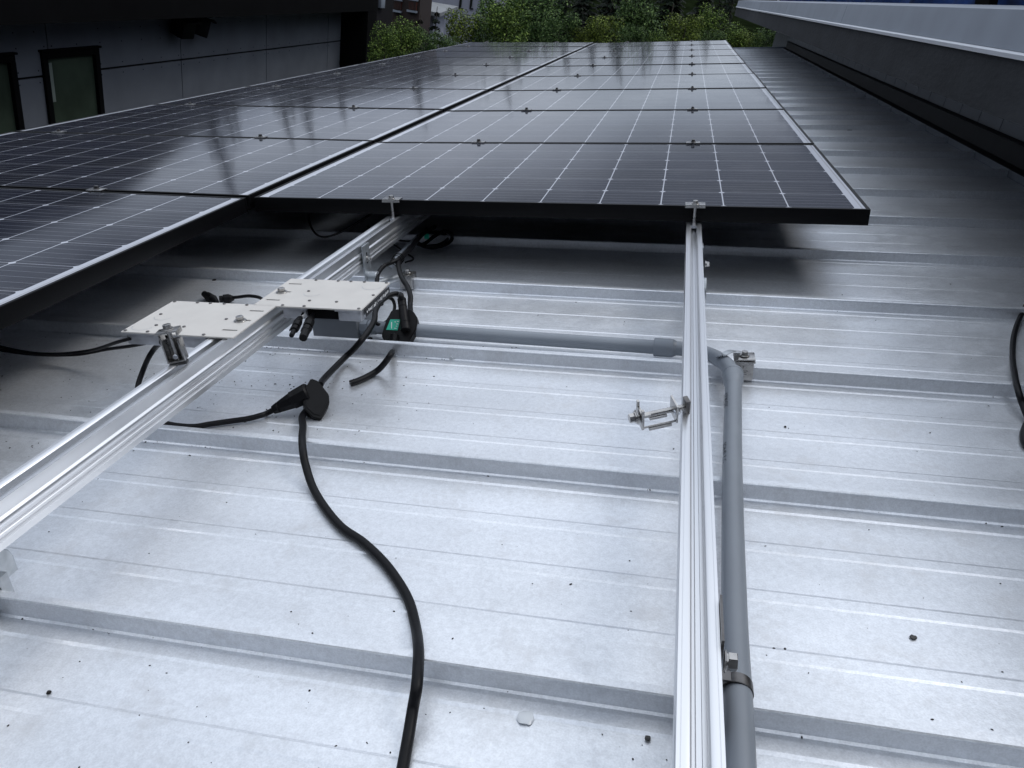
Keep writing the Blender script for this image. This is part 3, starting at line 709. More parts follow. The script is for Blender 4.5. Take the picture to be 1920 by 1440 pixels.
# ================================================================== CONDUIT RUN
def cz(x, dz): return rz(x, dz)
run = [Vector(v) for v in ()]
hz = .024
hA = roof(690, 613, hz); hB = roof(1228, 651, hz)
v0 = roof(1377, 700, .050); v1 = roof(1372, 800, .048); v2 = roof(1377, 1150, .047); v3 = roof(1388, 1440, .047)
dv = (v3-v1).normalized()
run = thing('conduit_run', 'grey plastic conduit running from the junction box under the rail and down beside it', 'conduit', tuple(roof(1300, 655, 0)))
CRR = .0148
mb = MB(); mb.tube([hA, hA.lerp(hB, .5), hB], CRR, seg=28, sub=4); mb.build('horizontal_pipe', 'conduit', run)
mb = MB(); c0, c1_ = roof(1226, 650.5, hz), roof(1263, 653, hz)
mb.cyl(c0, c1_, .0194, seg=32, bev=.0015)
mb.cyl(c1_-(c1_-c0)*.02, c1_+(c1_-c0)*.14, .0188, .0152, seg=32); mb.build('coupling', 'conduit', run)
mb = MB()
ex = [c1_, roof(1290, 655, hz+.001), roof(1318, 661, hz+.006), roof(1343, 671, .036), roof(1362, 684, .046), roof(1372, 700, .050), roof(1375, 716, .050)]
mb.tube(ex, CRR+.0003, seg=28, sub=8); mb.build('elbow', 'conduit', run)
bs = roof(1374.5, 702, .050); be = bs+dv*.052
mb = MB(); mb.cyl(bs-dv*.004, bs+dv*.004, .0192, seg=32, bev=.001); mb.cyl(bs+dv*.003, bs+dv*.030, .0184, seg=32, bev=.001); mb.cyl(bs+dv*.0295, be, .0184, CRR, seg=32, caps=False); 
mb.tube([be-dv*.002, v1.lerp(v2, .3), v2, v3, v3+dv*.5, v3+dv*1.0], CRR, seg=32, sub=6); vp = mb.build('vertical_pipe', 'conduit', run)
# lettering along the pipe, left flank
V, F = text_mesh('KRALOY', .0135); V2, F2 = text_mesh('SCH 40  PVC', .0105)
def wrap(V, F, start, mb, ang):
    side = dv.cross(Vector((0, 0, 1))).normalized()   # across the pipe
    if side.x > 0: side = -side
    up = side.cross(dv).normalized()
    if up.z < 0: up = -up
    vs = []
    for p in V:
        a = ang+(p.y)/CRR
        vs.append(mb.bm.verts.new(start+dv*p.x+(side*math.cos(a)+up*math.sin(a))*(CRR+.00025)))
    for f in F:
        try: mb.bm.faces.new([vs[i] for i in f])
        except Exception: pass
mb = MB(); vv = v1-Vector((0, 0, 0))
ax0 = bs+dv*((roof(1370, 748, .048)-bs).length)
# axis point exactly on the pipe line between v1 and v2
def onaxis(y): q = (y-v1.y)/(v2.y-v1.y); return v1+(v2-v1)*q
wrap(V, F, onaxis(roof(1368, 746, .05).y), mb, R_(24)); wrap(V2, F2, onaxis(roof(1368, 838, .05).y), mb, R_(20))
mb.build('printed_lettering', 'ink', vp, smooth=False)
# junction box below the right inverter
jb = thing('junction_box', 'dark grey junction box on the roof below the right-hand inverter', 'junction box', tuple(roof(640, 620, 0)))
x0, x1 = roof(587, 636, 0).x, roof(672, 640, 0).x; yj = roof(640, 638, 0).y
mb = MB(); mb.bb(x0, x1, yj, yj+.10, rz(.45, .003), rz(.45, .052), .003); mb.build('housing', 'boxgrey', jb)
mb = MB(); mb.bb(x0-.002, x1+.002, yj-.002, yj+.102, rz(.45, .052), rz(.45, .058), .0015); mb.build('lid', 'boxgrey', jb)
mb = MB(); mb.cyl((x1, hA.y-.003, hA.z), (x1+.018, hA.y-.003, hA.z), .019, seg=8, bev=.001); mb.cyl((x1+.015, hA.y-.002, hA.z), (hA.x+.02, hA.y, hA.z), .0165, seg=20)
mb.build('pipe_fitting', 'conduit', jb)
mb = MB(); mb.bb(x1+.002, x1+.03, yj-.012, yj-.002, rz(.5, .002), rz(.5, .005)); mb.hexbolt((x1+.03, yj-.002, rz(.5, .004)), (0, 0, 1), .005, .004, .008); mb.build('mounting_foot', 'plastic_black', jb)

# pipe clamp on the right rail
pc = thing('pipe_clamp', 'dark metal strap holding the grey conduit to the side of the rail', 'pipe clamp', tuple(roof(1390, 1290, .02)))
py = roof(1383, 1268, .065).y; ca = onaxis(py)
side = Vector((1, 0, 0))
mb = MB()
for i in range(22):
    a0, a1 = R_(-70+250*i/22), R_(-70+250*(i+1)/22)
    P = []
    for a in (a0, a1):
        for rr in (CRR+.0004, CRR+.0030):
            P.append(ca+Vector((math.cos(a)*rr, 0, math.sin(a)*rr)))
    for yy in (-.0065, .0065): pass
    a_, b_, c_, d_ = P
    q = [p+Vector((0, s_, 0)) for s_ in (-.0065, .0065) for p in (a_, b_, d_, c_)]
    vs = [mb.bm.verts.new(p) for p in q]
    for f in ((0, 1, 2, 3), (7, 6, 5, 4), (0, 4, 5, 1), (2, 6, 7, 3), (1, 5, 6, 2), (0, 3, 7, 4)): mb.bm.faces.new([vs[j] for j in f])
bmesh.ops.remove_doubles(mb.bm, verts=mb.bm.verts, dist=1e-5)
ytop = py+.012
pq = atx(1362, 1240, 1.2525); mb.bb(1.2482, 1.2505, py-.0065, pq.y+.012, ca.z+.004, pq.z+.012); mb.bb(1.2490, ca.x-.006, py-.0065, py+.0065, ca.z+.0152, ca.z+.0178)
mb.build('strap', 'steel_dark', pc)
mb = MB(); pq = atx(1362, 1240, 1.2525); mb.hexbolt((1.2505, pq.y, pq.z), (1, 0, 0), .0080, .0080, .0100); mb.build('bolt', 'steel', pc)

# ================================================================== SEAM CLAMPS AND FEET
def seam_clamp(x, k, label, w=.036, h=.040, dpt=.036, top=True, mat='steel', text=False, group='seam clamps'):
    y = seam_y(k, x)+.006; zb = rz(x, .004)
    t = thing('seam_clamp', label, 'clamp', (x, y, rz(x)), group)
    mb = MB(); mb.bb(x-w/2, x+w/2, y-dpt/2, y-.0072, zb, zb+h, .0012); mb.bb(x-w/2, x+w/2, y+.0072, y+dpt/2, zb, zb+h, .0012)
    mb.bb(x-w/2, x+w/2, y-.0075, y+.0075, zb+.0275, zb+h, .0006); mb.build('block', mat, t)
    mb = MB()
    mb.hexbolt((x, y-dpt/2, zb+.012), (0, -1, 0), .0055, .005, .008) if not text else None
    if top:
        mb.hexbolt((x, y, zb+h+(.006 if text else .002)), (0, 0, 1), .0065, .006, .0095)
        mb.cyl((x, y, zb+h-.004), (x, y, zb+h+.008), .004, seg=12)
    if mb.bm.verts: mb.build('bolt', 'steel', t)
    return t, y, zb+h
sx = roof(1395, 690, .03).x
sc_, sy_, st_ = seam_clamp(sx, 2, 'steel seam clamp with printed marks at the conduit elbow, holding its strap', text=True)
mb = MB(); mb.box((sx, sy_, st_+.0035), (.040, .036, .0026), Matrix.Rotation(R_(-4), 3, 'Y'), .0006)
mb.bb(sx-.0205, sx-.018, sy_-.018, sy_+.018, st_-.001, st_+.003); mb.bb(sx+.018, sx+.0205, sy_-.018, sy_+.018, st_-.003, st_+.001); mb.build('top_plate', 'steel', sc_)
V, F = text_mesh('RT', .008); mb = MB(); fy = sy_-.018-.0003
vs = [mb.bm.verts.new((sx-.012+p.x*1.4, fy, st_-.014+p.y)) for p in V]
for f in F: mb.bm.faces.new([vs[i] for i in f])
for i, (w_, zz) in enumerate(((.018, .019), (.015, .0225), (.016, .0265), (.012, .031))): mb.bb(sx-.010, sx-.010+w_, fy-.0001, fy+.0001, st_-zz-.0009, st_-zz)
mb.build('printed_marks', 'ink', sc_, smooth=False)
mb = MB()   # strap from the clamp over the elbow
sp = [onplane(1385, 659, (sx-.015, sy_, st_+.002), (0, 0, 1)), roof(1374, 658, .063), roof(1362, 662, .066), roof(1353, 667, .062), roof(1347, 671, .052)]
SP = smooth_path(sp, 5); 
for a, c in zip(SP, SP[1:]):
    n_ = (c-a).cross(Vector((0, 0, 1))).normalized()*.0065; up_ = Vector((0, 0, .0012))
    q = [a+n_, c+n_, c-n_, a-n_]
    lo = [mb.bm.verts.new(p) for p in q]; hi = [mb.bm.verts.new(p+up_) for p in q]
    mb.bm.faces.new(lo); mb.bm.faces.new(hi)
    for i in range(4): mb.bm.faces.new([lo[i], lo[(i+1) % 4], hi[(i+1) % 4], hi[i]])
bmesh.ops.remove_doubles(mb.bm, verts=mb.bm.verts, dist=1e-5)
mb.build('strap', 'galv', sc_)
# foot assembly of the inverter rail at seam 3
def foot(x_rail, x_c, k, label, sgn=1):
    y = seam_y(k, x_c)+.006; zt_ = rz(x_c, .046)
    t, _, _ = seam_clamp(x_c, k, label, w=.034, h=.038, dpt=.042, group='seam clamps')
    xr = x_rail+sgn*.0192
    yf = y-.125
    mb = MB(); ya_, yb_ = yf-.022, yf+.022
    mb.bb(xr, xr+sgn*.0035, ya_, yb_, rz(x_c, .065), RT-.004, .0006)
    mb.cyl((xr-sgn*.001, yf, rz(x_c, .070)), (xr+sgn*.026, yf, rz(x_c, .070)), .0150, seg=28, bev=.0008)
    mb.cyl((xr+sgn*.018, yf+.006, rz(x_c, .050)), (x_c-sgn*.014, y-.012, rz(x_c, .036)), .010, seg=20)
    mb.build('bracket', 'galv', t)
    mb = MB(); mb.bb(xr+sgn*.0035, xr+sgn*.0040, yf-.0025, yf+.0025, RT-.052, RT-.024); mb.build('slot', 'joint', t)
    mb = MB(); mb.hexbolt((xr+sgn*.0036, yf, RT-.040), (sgn, 0, 0), .0055, .006, .0075); mb.cyl((xr+sgn*.008, yf, RT-.040), (xr+sgn*.018, yf, RT-.040), .0035, seg=10); mb.build('bolt', 'steel', t)
    return t
foot(LRX(-.2), .492, 3, 'seam clamp with an upright slotted bracket behind the right-hand inverter')
foot(1.229, 1.29, 3, 'seam clamp hidden on the right flank of the rail by the conduit, near the panel edge') if False else None
# right rail: bracket and bolt seen on its flank
t = thing('rail_bracket', 'bracket and bright bolt on the right flank of the bare rail near the panel edge', 'bracket', (1.249, -.17, RT-.05))
mb = MB(); mb.bb(1.2484, 1.2515, -.185, -.145, RT-.085, RT-.012, .0005); mb.cyl((1.249, -.33, RT-.070), (1.259, -.33, RT-.070), .030, seg=28, bev=.001); mb.bb(1.249, 1.256, -.34, -.16, RT-.115, RT-.075, .001); mb.build('plate', 'galv', t)
mb = MB(); pbb = atx(1322, 495, 1.2515); mb.hexbolt((1.2515, pbb.y, pbb.z), (1, 0, 0), .0055, .006, .0072); mb.build('bolt', 'steel', t)
# bottom left clamp on seam 0
lx = .352
t, yy_, tt_ = seam_clamp(lx, 0, 'rounded aluminium foot on the nearest seam at the left edge of the photo', w=.05, h=.040, dpt=.046, mat='galv')
mb = MB(); mb.cyl((lx-.03, yy_+.022, rz(lx, .052)), (lx+.018, yy_+.022, rz(lx, .052)), .022, seg=32, bev=.001); mb.bb(lx-.03, lx+.016, yy_-.004, yy_+.046, rz(lx, .028), rz(lx, .052), .001); mb.build('bracket', 'galv', t)

# ================================================================== LOOSE CLAMPS
def loose(label, M, open_=False):
    t = thing('loose_clamp', label, 'clamp', tuple(M.translation), 'loose clamp sets waiting on the rails')
    def fin(mb, name, mat):
        bmesh.ops.transform(mb.bm, matrix=M, verts=mb.bm.verts); return mb.build(name, mat, t)
    mb = MB(); mb.bb(-.014, .014, -.0065, .0065, 0, .0055, .0006); fin(mb, 'channel_nut', 'steel_dark')
    if open_:
        mb = MB(); mb.bb(-.0150, .0150, -.0130, .0130, .0160, .0182, .0004); mb.bb(-.0150, .0120, -.0130, .0130, .0560, .0590, .0004)
        for yy in (-.0110, .0085): mb.bb(-.0150, -.0128, yy, yy+.0025, .0182, .0560, .0003)
        mb.bb(-.0190, -.0152, -.0130, -.0060, .0230, .0500, .0004); mb.bb(-.0190, -.0152, .0060, .0130, .0230, .0440, .0004)
        mb.bb(.0120, .0200, -.0130, -.0080, .0560, .0588, .0004); mb.bb(.0120, .0200, .0080, .0130, .0560, .0588, .0004); mb.bb(.0090, .0118, -.0130, -.0060, .0480, .0560, .0003)
        fin(mb, 'clamp_body', 'steel')
    else:
        mb = MB(); mb.bb(-.0145, -.0120, -.012, .012, .007, .058, .0004); mb.bb(.0120, .0145, -.012, .012, .007, .044, .0004); mb.bb(-.0120, .0120, -.012, .012, .007, .0095, .0004)
        mb.bb(-.0120, .0120, .0100, .012, .0095, .044, .0003)
        mb.bb(-.0190, .0170, -.0155, .0155, .058, .0610, .0006); mb.bb(.0145, .0170, -.0155, .0155, .052, .058, .0004); fin(mb, 'clamp_body', 'steel')
    mb = MB(); mb.hexbolt((0, 0, .0610), (0, 0, 1), .0068, .0065, .0105); mb.cyl((0, 0, .003), (0, 0, .062), .0040, seg=12); fin(mb, 'bolt', 'steel')
    mb = MB(); mb.cyl((0, -.004, .016), (0, -.010, .016), .0042, seg=12, bev=.0008); fin(mb, 'spacer', 'alu_mill')
    return t
bpos = atz(337, 683, RT-.004)
loose('loose steel clamp standing upright in the rail in front of the left-hand inverter', Matrix.Translation(bpos) @ Matrix.Rotation(R_(20), 4, 'Z') @ Matrix.Rotation(R_(-5), 4, 'X') @ Matrix.Rotation(R_(-7), 4, 'Y'))
q0 = atz(1291, 761, RT+.010); q1_ = atz(1203, 780, RT+.002)
dd = (q1_-q0).normalized(); qm = dd.to_track_quat('Z', 'Y').to_matrix().to_4x4()
loose('loose steel clamp lying on its side across the bare rail beside the conduit', Matrix.Translation(q0) @ qm @ Matrix.Rotation(R_(75), 4, 'Z') @ Matrix.Scale(1.22, 4, (0, 0, 1)), True)

# ================================================================== BITS ON THE ROOF
def chip(u, v, r, label, mat, name, cat, seed, h=.3):
    c = roof(u, v, 0); mb = MB(); rr = random.Random(seed)
    bmesh.ops.create_icosphere(mb.bm, subdivisions=2, radius=r)
    for vv in mb.bm.verts:
        vv.co *= rr.uniform(.75, 1.15); vv.co.z *= h; vv.co += c+Vector((0, 0, r*h*.8))
    return tag(mb.build(name, mat, None, loc=tuple(c)), label, cat)
chip(848, 673, .0075, 'scrap of clear plastic on the roof right of the cut cable end', 'clear', 'plastic_scrap', 'scrap', 1, .8)
chip(985, 1347, .010, 'flat clear blob on the nearest strip of roof right of the thick cable', 'clear', 'plastic_scrap', 'scrap', 2, .2)
chip(1712, 1197, .0040, 'dry curled leaf fragment on the roof right of the conduit', 'leafbit', 'leaf_fragment', 'leaf', 3, .5)
chip(1214, 1387, .0032, 'dark brown seed on the roof left of the bare rail', 'leafbit', 'seed', 'seed', 4, .9)
chip(92, 1300, .0026, 'dark crumb of dirt on the nearest roof strip at lower left', 'speck', 'dirt_crumb', 'crumb', 5, .7)
chip(1472, 801, .0024, 'black crumb of dirt on the roof right of the conduit lettering', 'speck', 'dirt_crumb', 'crumb', 6, .6)
chip(402, 526, .0065, 'dark leaf scrap on the roof behind the left-hand inverter', 'speck', 'leaf_scrap', 'leaf', 7, .4)
chip(1592, 244, .018, 'dark leaf on the shaded roof beside the right column of panels', 'speck', 'leaf_scrap', 'leaf', 8, .1)
mb = MB(); rr = random.Random(11)
for i in range(640):
    q = rr.random()
    if q < .40: u, v = rr.gauss(560, 130), rr.gauss(720, 45)
    elif q < .6: u, v = rr.uniform(0, 420), rr.uniform(620, 860)
    else: u, v = rr.uniform(-40, 1960), rr.uniform(480, 1440)**1.0
    if not (430 < v < 1500): continue
    c = roof(u, v, 0)
    if i % 7 == 0:
        kk = round((c.y-TH*c.x-SY0)/SEAM); c.y = seam_y(kk, c.x)-abs(rr.gauss(.002, .004)); c.z = rz(c.x, .0005)
    ph = ((c.y-TH*c.x-SY0) % SEAM)
    if i % 7 and (ph < .02 or ph > SEAM-.012): continue
    r = rr.choice((.0004, .0005, .0007, .0009, .0013))*rr.uniform(.8, 1.2)
    ax = rr.uniform(0, 3.14); e = rr.uniform(1, 2.2)
    pts = [(c.x+r*(e*math.cos(a)*math.cos(ax)-math.sin(a)*math.sin(ax)), c.y+r*(e*math.cos(a)*math.sin(ax)+math.sin(a)*math.cos(ax)), c.z+.0003) for a in [k*math.pi/3 for k in range(6)]]
    b_ = [mb.bm.verts.new(p) for p in pts]; tpt = mb.bm.verts.new((c.x, c.y, c.z+.0003+r))
    for k in range(6): mb.bm.faces.new([b_[k], b_[(k+1) % 6], tpt])
g_ = mb.build('dirt_specks', 'speck', None, loc=(1, -1, rz(1)))
tag(g_, 'fine dark dirt specks scattered over the pale metal roof', 'dirt', kind='stuff')

# ================================================================== LEFT BUILDING (world frame)
WXL = CW.x-6.85
nb = thing('neighbouring_building', 'dark grey panel clad building with deep black eave on the left', 'building', (WXL, 6, -7.5), world=True)
def wl(u, v, dx=0): p = wx(u, v, WXL+dx); return p
zj = wl(337, 112.5).z; ytop = wl(300, 36).z
jy = [wl(u, v).y for u, v in ((86, 60), (340, 120), (499.5, 95), (614.5, 80))]
yend = wl(639, 60).y
dz_ = 2.44
Y0 = jy[0]-2*(jy[1]-jy[0])
win = [(wl(74, 97).y, wl(181, 88).y, wl(125, 93).z), (wl(-60, 105).y, wl(22, 99).y, wl(125, 93).z)]
ztopw = ytop+.2
mb = MB(); mb.bb(WXL-.3, WXL-.02, Y0, yend, -7.5, ytop+.2); mb.build('wall_core', 'joint', nb)
# cladding sheets, cut around the windows
mb = MB(); scr = MB()
edges_y = [Y0, jy[0]-(jy[1]-jy[0]), *jy, yend]
zrows = [zj-2.4, zj-1.2, zj, ztopw]
gp = .016
def sheet(a, c, z0, z1):
    if c-a < .02 or z1-z0 < .02: return
    mb.bb(WXL-.018, WXL, a, c, z0, z1)
    n_ = max(2, int((c-a)/.42)+1)
    for i in range(n_):
        yy = a+.05+(c-a-.1)*i/(n_-1)
        for zz in {z0+.05, (z0+z1)/2, z1-.05} if z1 < zj+.1 else {z0+.05, z0+.45}:
            scr.cyl((WXL, yy, zz), (WXL+.002, yy, zz), .008, seg=8)
wins = sorted([(min(a, c), max(a, c), z) for a, c, z in win])
def cut(a, c, z0, z1):
    for (wa, wc, wz) in wins:
        if wa < c and wc > a and z0 < wz:
            if z1 > wz: sheet(a, c, max(z0, wz), z1)
            zt2 = min(z1, wz)
            if wa > a: cut(a, wa, z0, zt2)
            if wc < c: cut(wc, c, z0, zt2)
            return
    sheet(a, c, z0, z1)
for a, c in zip(edges_y, edges_y[1:]):
    for z0, z1 in zip(zrows, zrows[1:]): cut(a+gp/2, c-gp/2, z0+gp*.8, z1-gp*.8)
mb.build('cladding', 'wall_panel', nb); scr.build('cladding_screws', 'joint', nb)
for i, (wa, wc, wz) in enumerate(wins):
    f = .075; zb_ = wz-1.5
    mb = MB(); mb.bb(WXL-.05, WXL+.035, wa, wc, wz-f, wz, .004); mb.bb(WXL-.05, WXL+.035, wa, wa+f, zb_, wz-f-.0005); mb.bb(WXL-.05, WXL+.035, wc-f, wc, zb_, wz-f-.0005); mb.bb(WXL-.05, WXL+.035, wa+f, wc-f, zb_, zb_+f)
    mb.bb(WXL-.02, WXL+.055, wa-.02, wc+.02, wz+.001, wz+.022)
    wf = mb.build('window', 'dark_metal', nb)
    mb = MB(); mb.bb(WXL-.018, WXL-.012, wa+f, wc-f, zb_+f, wz-f); mb.build('pane', 'glass', wf)
    if i == 1:
        mb = MB(); mb.bb(WXL-.010, WXL-.007, wa+f+.01, wa+f+.10, wz-.55, wz-f-.05); mb.build('sticker', 'curtain', wf)
# projecting eave frame
EX = .55
ez = wx(300, 36, WXL+EX).z; ce0, ce1 = wx(690.5, 19, WXL+EX).y, wx(707, 19, WXL+EX).y
mb = MB(); nseg = 1
yb0 = Y0
P = [(WXL+EX, yb0, ez), (WXL+EX, ce1, ez), (WXL+EX, ce1, .04), (WXL+EX, 8.6, .12), (WXL+EX, 5.8, .75), (WXL+EX, yb0, .8)]
mb.prism(P, (-1, 0, 0), 2.4); mb.build('eave_band', 'dark_metal', nb, smooth=False)
mb = MB(); mb.bb(WXL-2, WXL+EX, ce0, ce1, -7.5, ez-.004); mb.build('corner_pier', 'dark_metal', nb)
mb = MB(); mb.bb(WXL-2, WXL-1.5, yend, ce0, -7.5, ez-.01); mb.bb(WXL-1.5, WXL-.32, yend-.02, yend+.02, -7.5, ez-.01); mb.build('recess_wall', 'dark_metal', nb)
# farther wing of that building
fw = wx(737, 15, WXL+EX-.15).y
mb = MB(); mb.bb(WXL-3, WXL+EX-.15, ce1+.01, fw, -7.5, .03); mb.build('rear_wing', 'dark_side', nb)
mb = MB(); pp = wx(713, 5, WXL+EX-.15); mb.bb(WXL+EX-.15, WXL+EX-.08, pp.y-.12, pp.y+.12, pp.z-.1, pp.z+.1, .01); mb.build('wall_lamp', 'coping', nb)
# twin floodlight under the eave
fp = wl(339, 45); t = thing('floodlight', 'black twin-headed floodlight hanging below the eave of the dark building', 'light', (WXL+.1, fp.y, fp.z), world=True)
mb = MB(); mb.bb(WXL, WXL+.06, fp.y-.08, fp.y+.08, fp.z-.12, fp.z+.12, .008); mb.cyl((WXL+.05, fp.y, fp.z), (WXL+.12, fp.y, fp.z), .03, seg=14); mb.build('bracket', 'plastic_black', t)
for s_, rot_ in ((-1, 10), (1, 35)):
    mb = MB(); M_ = Matrix.Rotation(R_(rot_*s_), 3, 'Z') @ Matrix.Rotation(R_(15), 3, 'Y')
    mb.box((WXL+.17, fp.y+s_*.22, fp.z-.01), (.22, .24, .24), M_, .02); mb.box((WXL+.25, fp.y+s_*.24, fp.z+.10), (.26, .28, .02), M_, .004); mb.build('lamp_head', 'plastic_black', t)

# ================================================================== GROUND, HOUSES, TREES (world frame)
mb = MB(); mb.face([(-600, -600, -7.5), (600, -600, -7.5), (600, 900, -7.5), (-600, 900, -7.5)])
tag(mb.build('ground', 'ground', None, loc=(0, 0, -7.5)), kind='structure', world=True)
mb = MB(); mb.face([(-40, 33, -7.49), (60, 33, -7.49), (60, 39, -7.49), (-40, 39, -7.49)])
tag(mb.build('road', 'asphalt', None, loc=(0, 36, -7.49)), kind='structure', world=True)
# wooded hill
mb = MB(); g = []
for i in range(61):
    x = -150+i*5; rowv = []
    for j in range(16):
        y = 75+j*8; rowv.append(mb.bm.verts.new((x, y, -7.49+max(0, (y-75))*.09*(1+.25*math.sin(x*.05+2)))))
    g.append(rowv)
for i in range(60):
    for j in range(15): mb.bm.faces.new([g[i][j], g[i+1][j], g[i+1][j+1], g[i][j+1]])
tag(mb.build('hill', 'ground', None, loc=(0, 75, -7.49)), kind='structure', world=True)

def leaf_cloud(mb, c, rad, n, size, rr, squash=1.0, lobes=9):
    L_ = []
    for i in range(lobes):
        a, b_ = rr.uniform(0, 2*math.pi), rr.uniform(-.5, 1)
        L_.append((Vector((math.cos(a)*rad*.6*rr.uniform(.5, 1.1), math.sin(a)*rad*.6*rr.uniform(.5, 1.1), b_*rad*squash*.65)), rad*rr.uniform(.28, .5)))
    for i in range(n):
        o_, r_ = rr.choice(L_)
        v = Vector((rr.gauss(0, 1), rr.gauss(0, 1), rr.gauss(0, 1))).normalized()*r_*(rr.uniform(.55, 1.12)**.6)
        p = Vector(c)+o_+v
        s_ = size*rr.uniform(.6, 1.3)
        n_ = (v.normalized()+Vector((rr.uniform(-1, 1), rr.uniform(-1, 1), rr.uniform(-.3, 1.2)))).normalized()
        t_ = n_.orthogonal().normalized(); t_.rotate(Matrix.Rotation(rr.uniform(0, 6.28), 3, n_)); b2 = n_.cross(t_)
        mb.face([p-t_*s_, p+b2*s_*.5, p+t_*s_, p-b2*s_*.5])
def trunk(mb, base, top, r, rr, limbs=5, spread=1.5):
    mb.tube([base, base.lerp(top, .5)+Vector((rr.uniform(-.2, .2), rr.uniform(-.2, .2), 0)), top], r, seg=8, sub=4, rad=lambda q: r*(1-.75*q))
    for i in range(limbs):
        q = base.lerp(top, rr.uniform(.45, .9)); a = rr.uniform(0, 6.28)
        mb.tube([q, q+Vector((math.cos(a)*spread*.5, math.sin(a)*spread*.5, spread*.4)), q+Vector((math.cos(a)*spread, math.sin(a)*spread, spread*.9))], r*.4, seg=6, sub=3, rad=lambda q_: r*.4*(1-.8*q_))
BT = {}
def make_bush(kind, mat, seed, n=3400, squash=1.0, size=.088):
    rr = random.Random(seed)
    t = thing('broadleaf_tree', 'x', 'tree', (0, 0, 0), world=True)
    mb = MB(); trunk(mb, Vector((0, 0, -22.0)), Vector((0, 0, .3)), .16, rr, 6, 1.0); mb.build('trunk', 'bark', t)
    mb = MB(); leaf_cloud(mb, (0, 0, 0), 1.9, n, size, rr, squash, 13)
    leaf_cloud(mb, (0, 0, -2.4), 2.3, int(n*.9), size*1.1, rr, 1.2, 12); mb.build('crown', mat, t, smooth=False)
    return t
protos = [make_bush(0, 'leaf_a', 1), make_bush(1, 'leaf_b', 2), make_bush(2, 'leaf_c', 3, squash=.8), make_bush(3, 'leaf_b', 4, squash=1.3)]
usedp = [False]*4
# u, v of crown centre, distance, scale, proto, label
bush = [(722, 78, 15.5, 36, 0, 'light green bush touching the far end of the dark building'),
        (757, 72, 16, 40, 0, 'bright green bush below the shuttered windows of the red-brown house'),
        (803, 88, 17, 32, 1, 'low bush in front of the pale shed'),
        (838, 94, 17, 27, 1, 'low bush just above the far left corner of the panels'),
        (868, 54, 20, 42, 2, 'bright leafy tree below the narrow windows of the white house'),
        (912, 64, 20, 40, 1, 'mid green tree at the right end of the white house'),
        (952, 42, 19, 54, 0, 'broad bright tree right of the white house'),
        (936, 50, 23, 52, 1, 'dark green tree half hidden behind the broad bright tree'),
        (985, 55, 24, 50, 3, 'tree half hidden behind the tall dense tree'),
        (1004, 36, 21, 62, 1, 'tall dense tree above the middle of the panel array'),
        (1048, 66, 18, 44, 1, 'dark green tree left of the gap between the panel columns'),
        (1096, 76, 18, 30, 2, 'small yellow green bush at the far end of the gap between the panel columns'),
        (1134, 62, 18, 40, 2, 'yellow green tree above the far left corner of the right column'),
        (1198, 28, 22, 56, 3, 'tall silvery leaved tree behind the right column'),
        (1182, 78, 17, 30, 1, 'low bush below the tall silvery leaved tree'),
        (1232, 84, 17, 28, 0, 'low bush against the middle of the far edge of the right column'),
        (1284, 60, 19, 40, 2, 'rounded yellow green tree above the right column'),
        (1330, 46, 21, 36, 0, 'light topped tree left of the end of the fascia'),
        (1334, 86, 17, 28, 1, 'small bush at the far right corner of the panels'),
        (1378, 76, 18, 32, 0, 'bright green bush left of the lowest point of the fascia end'),
        (1404, 86, 18, 32, 2, 'bright bush under the end of the fascia'),
        (1436, 84, 17, 30, 1, 'dark bush beside the pale siding corner')]
for u, v, dist, rpx, pr, lab in bush:
    sc2 = rpx*dist/(2.1*.62*FPX)
    o = protos[pr] if not usedp[pr] else copy_tree(protos[pr]); usedp[pr] = True
    o.location = wat(u, v, dist); o.scale = (sc2*.62,)*3; o.rotation_euler = (0, 0, u*.37)
    o['label'] = lab; o['group'] = 'leafy trees beyond the panels'; WORLD.add(o)
def make_conifer(seed, H=14, R0=2.6):
    rr = random.Random(seed)
    t = thing('conifer', 'x', 'tree', (0, 0, 0), world=True)
    mb = MB(); mb.tube([(0, 0, 0), (0, 0, H*.5), (0, 0, H*.98)], .2, seg=8, sub=3, rad=lambda q: .22*(1-.9*q)); mb.build('trunk', 'bark', t)
    mb = MB(); lev = 34
    for i in range(lev):
        q = i/lev; z = H*(.10+.88*q); R1 = R0*(1-q)**.85+.12
        nb_ = int(12-6*q)
        for k in range(nb_):
            a = rr.uniform(0, 6.28); ln = R1*rr.uniform(.7, 1.1)
            d = Vector((math.cos(a), math.sin(a), -.28)); sdv = Vector((-math.sin(a), math.cos(a), 0))
            p = Vector((0, 0, z))
            for s_ in range(7):
                f0 = .15+.85*s_/7; c_ = p+d*ln*f0+Vector((0, 0, rr.uniform(-.08, .08))); wd = (1-f0*.6)*ln*.30+.06
                for sg in (-1, 1):
                    mb.face([c_, c_+d*ln*.20+sdv*sg*wd*.4+Vector((0, 0, -.03)), c_+d*ln*.12+sdv*sg*wd+Vector((0, 0, -.10)), c_-d*ln*.05+sdv*sg*wd*.5])
    mb.build('crown', 'needles', t, smooth=False)
    return t
CF = [make_conifer(21), make_conifer(22, 16, 2.2)]
fo = [False, False]
rr = random.Random(9)
con = []
for i in range(90):
    az = R_(rr.uniform(-44, 20)); dist = rr.uniform(46, 72)
    con.append((CW.x+dist*math.sin(az), CW.y+dist*math.cos(az), rr.uniform(.62, .86), None))
names_ = [(741, 36, 22, .30, 'small dark conifer beside the red-brown house'), (789, 26, 25, .30, 'small spruce in front of the grey shed'), (820, 12, 26, .42, 'dark spruce between the shed and the white house'),
          (1150, 0, 30, .65, 'dark conifer behind the yellow green bush'), (1265, 0, 30, .65, 'dark conifer behind the rounded tree'), (1375, 0, 31, .62, 'dark conifer behind the end of the fascia')]
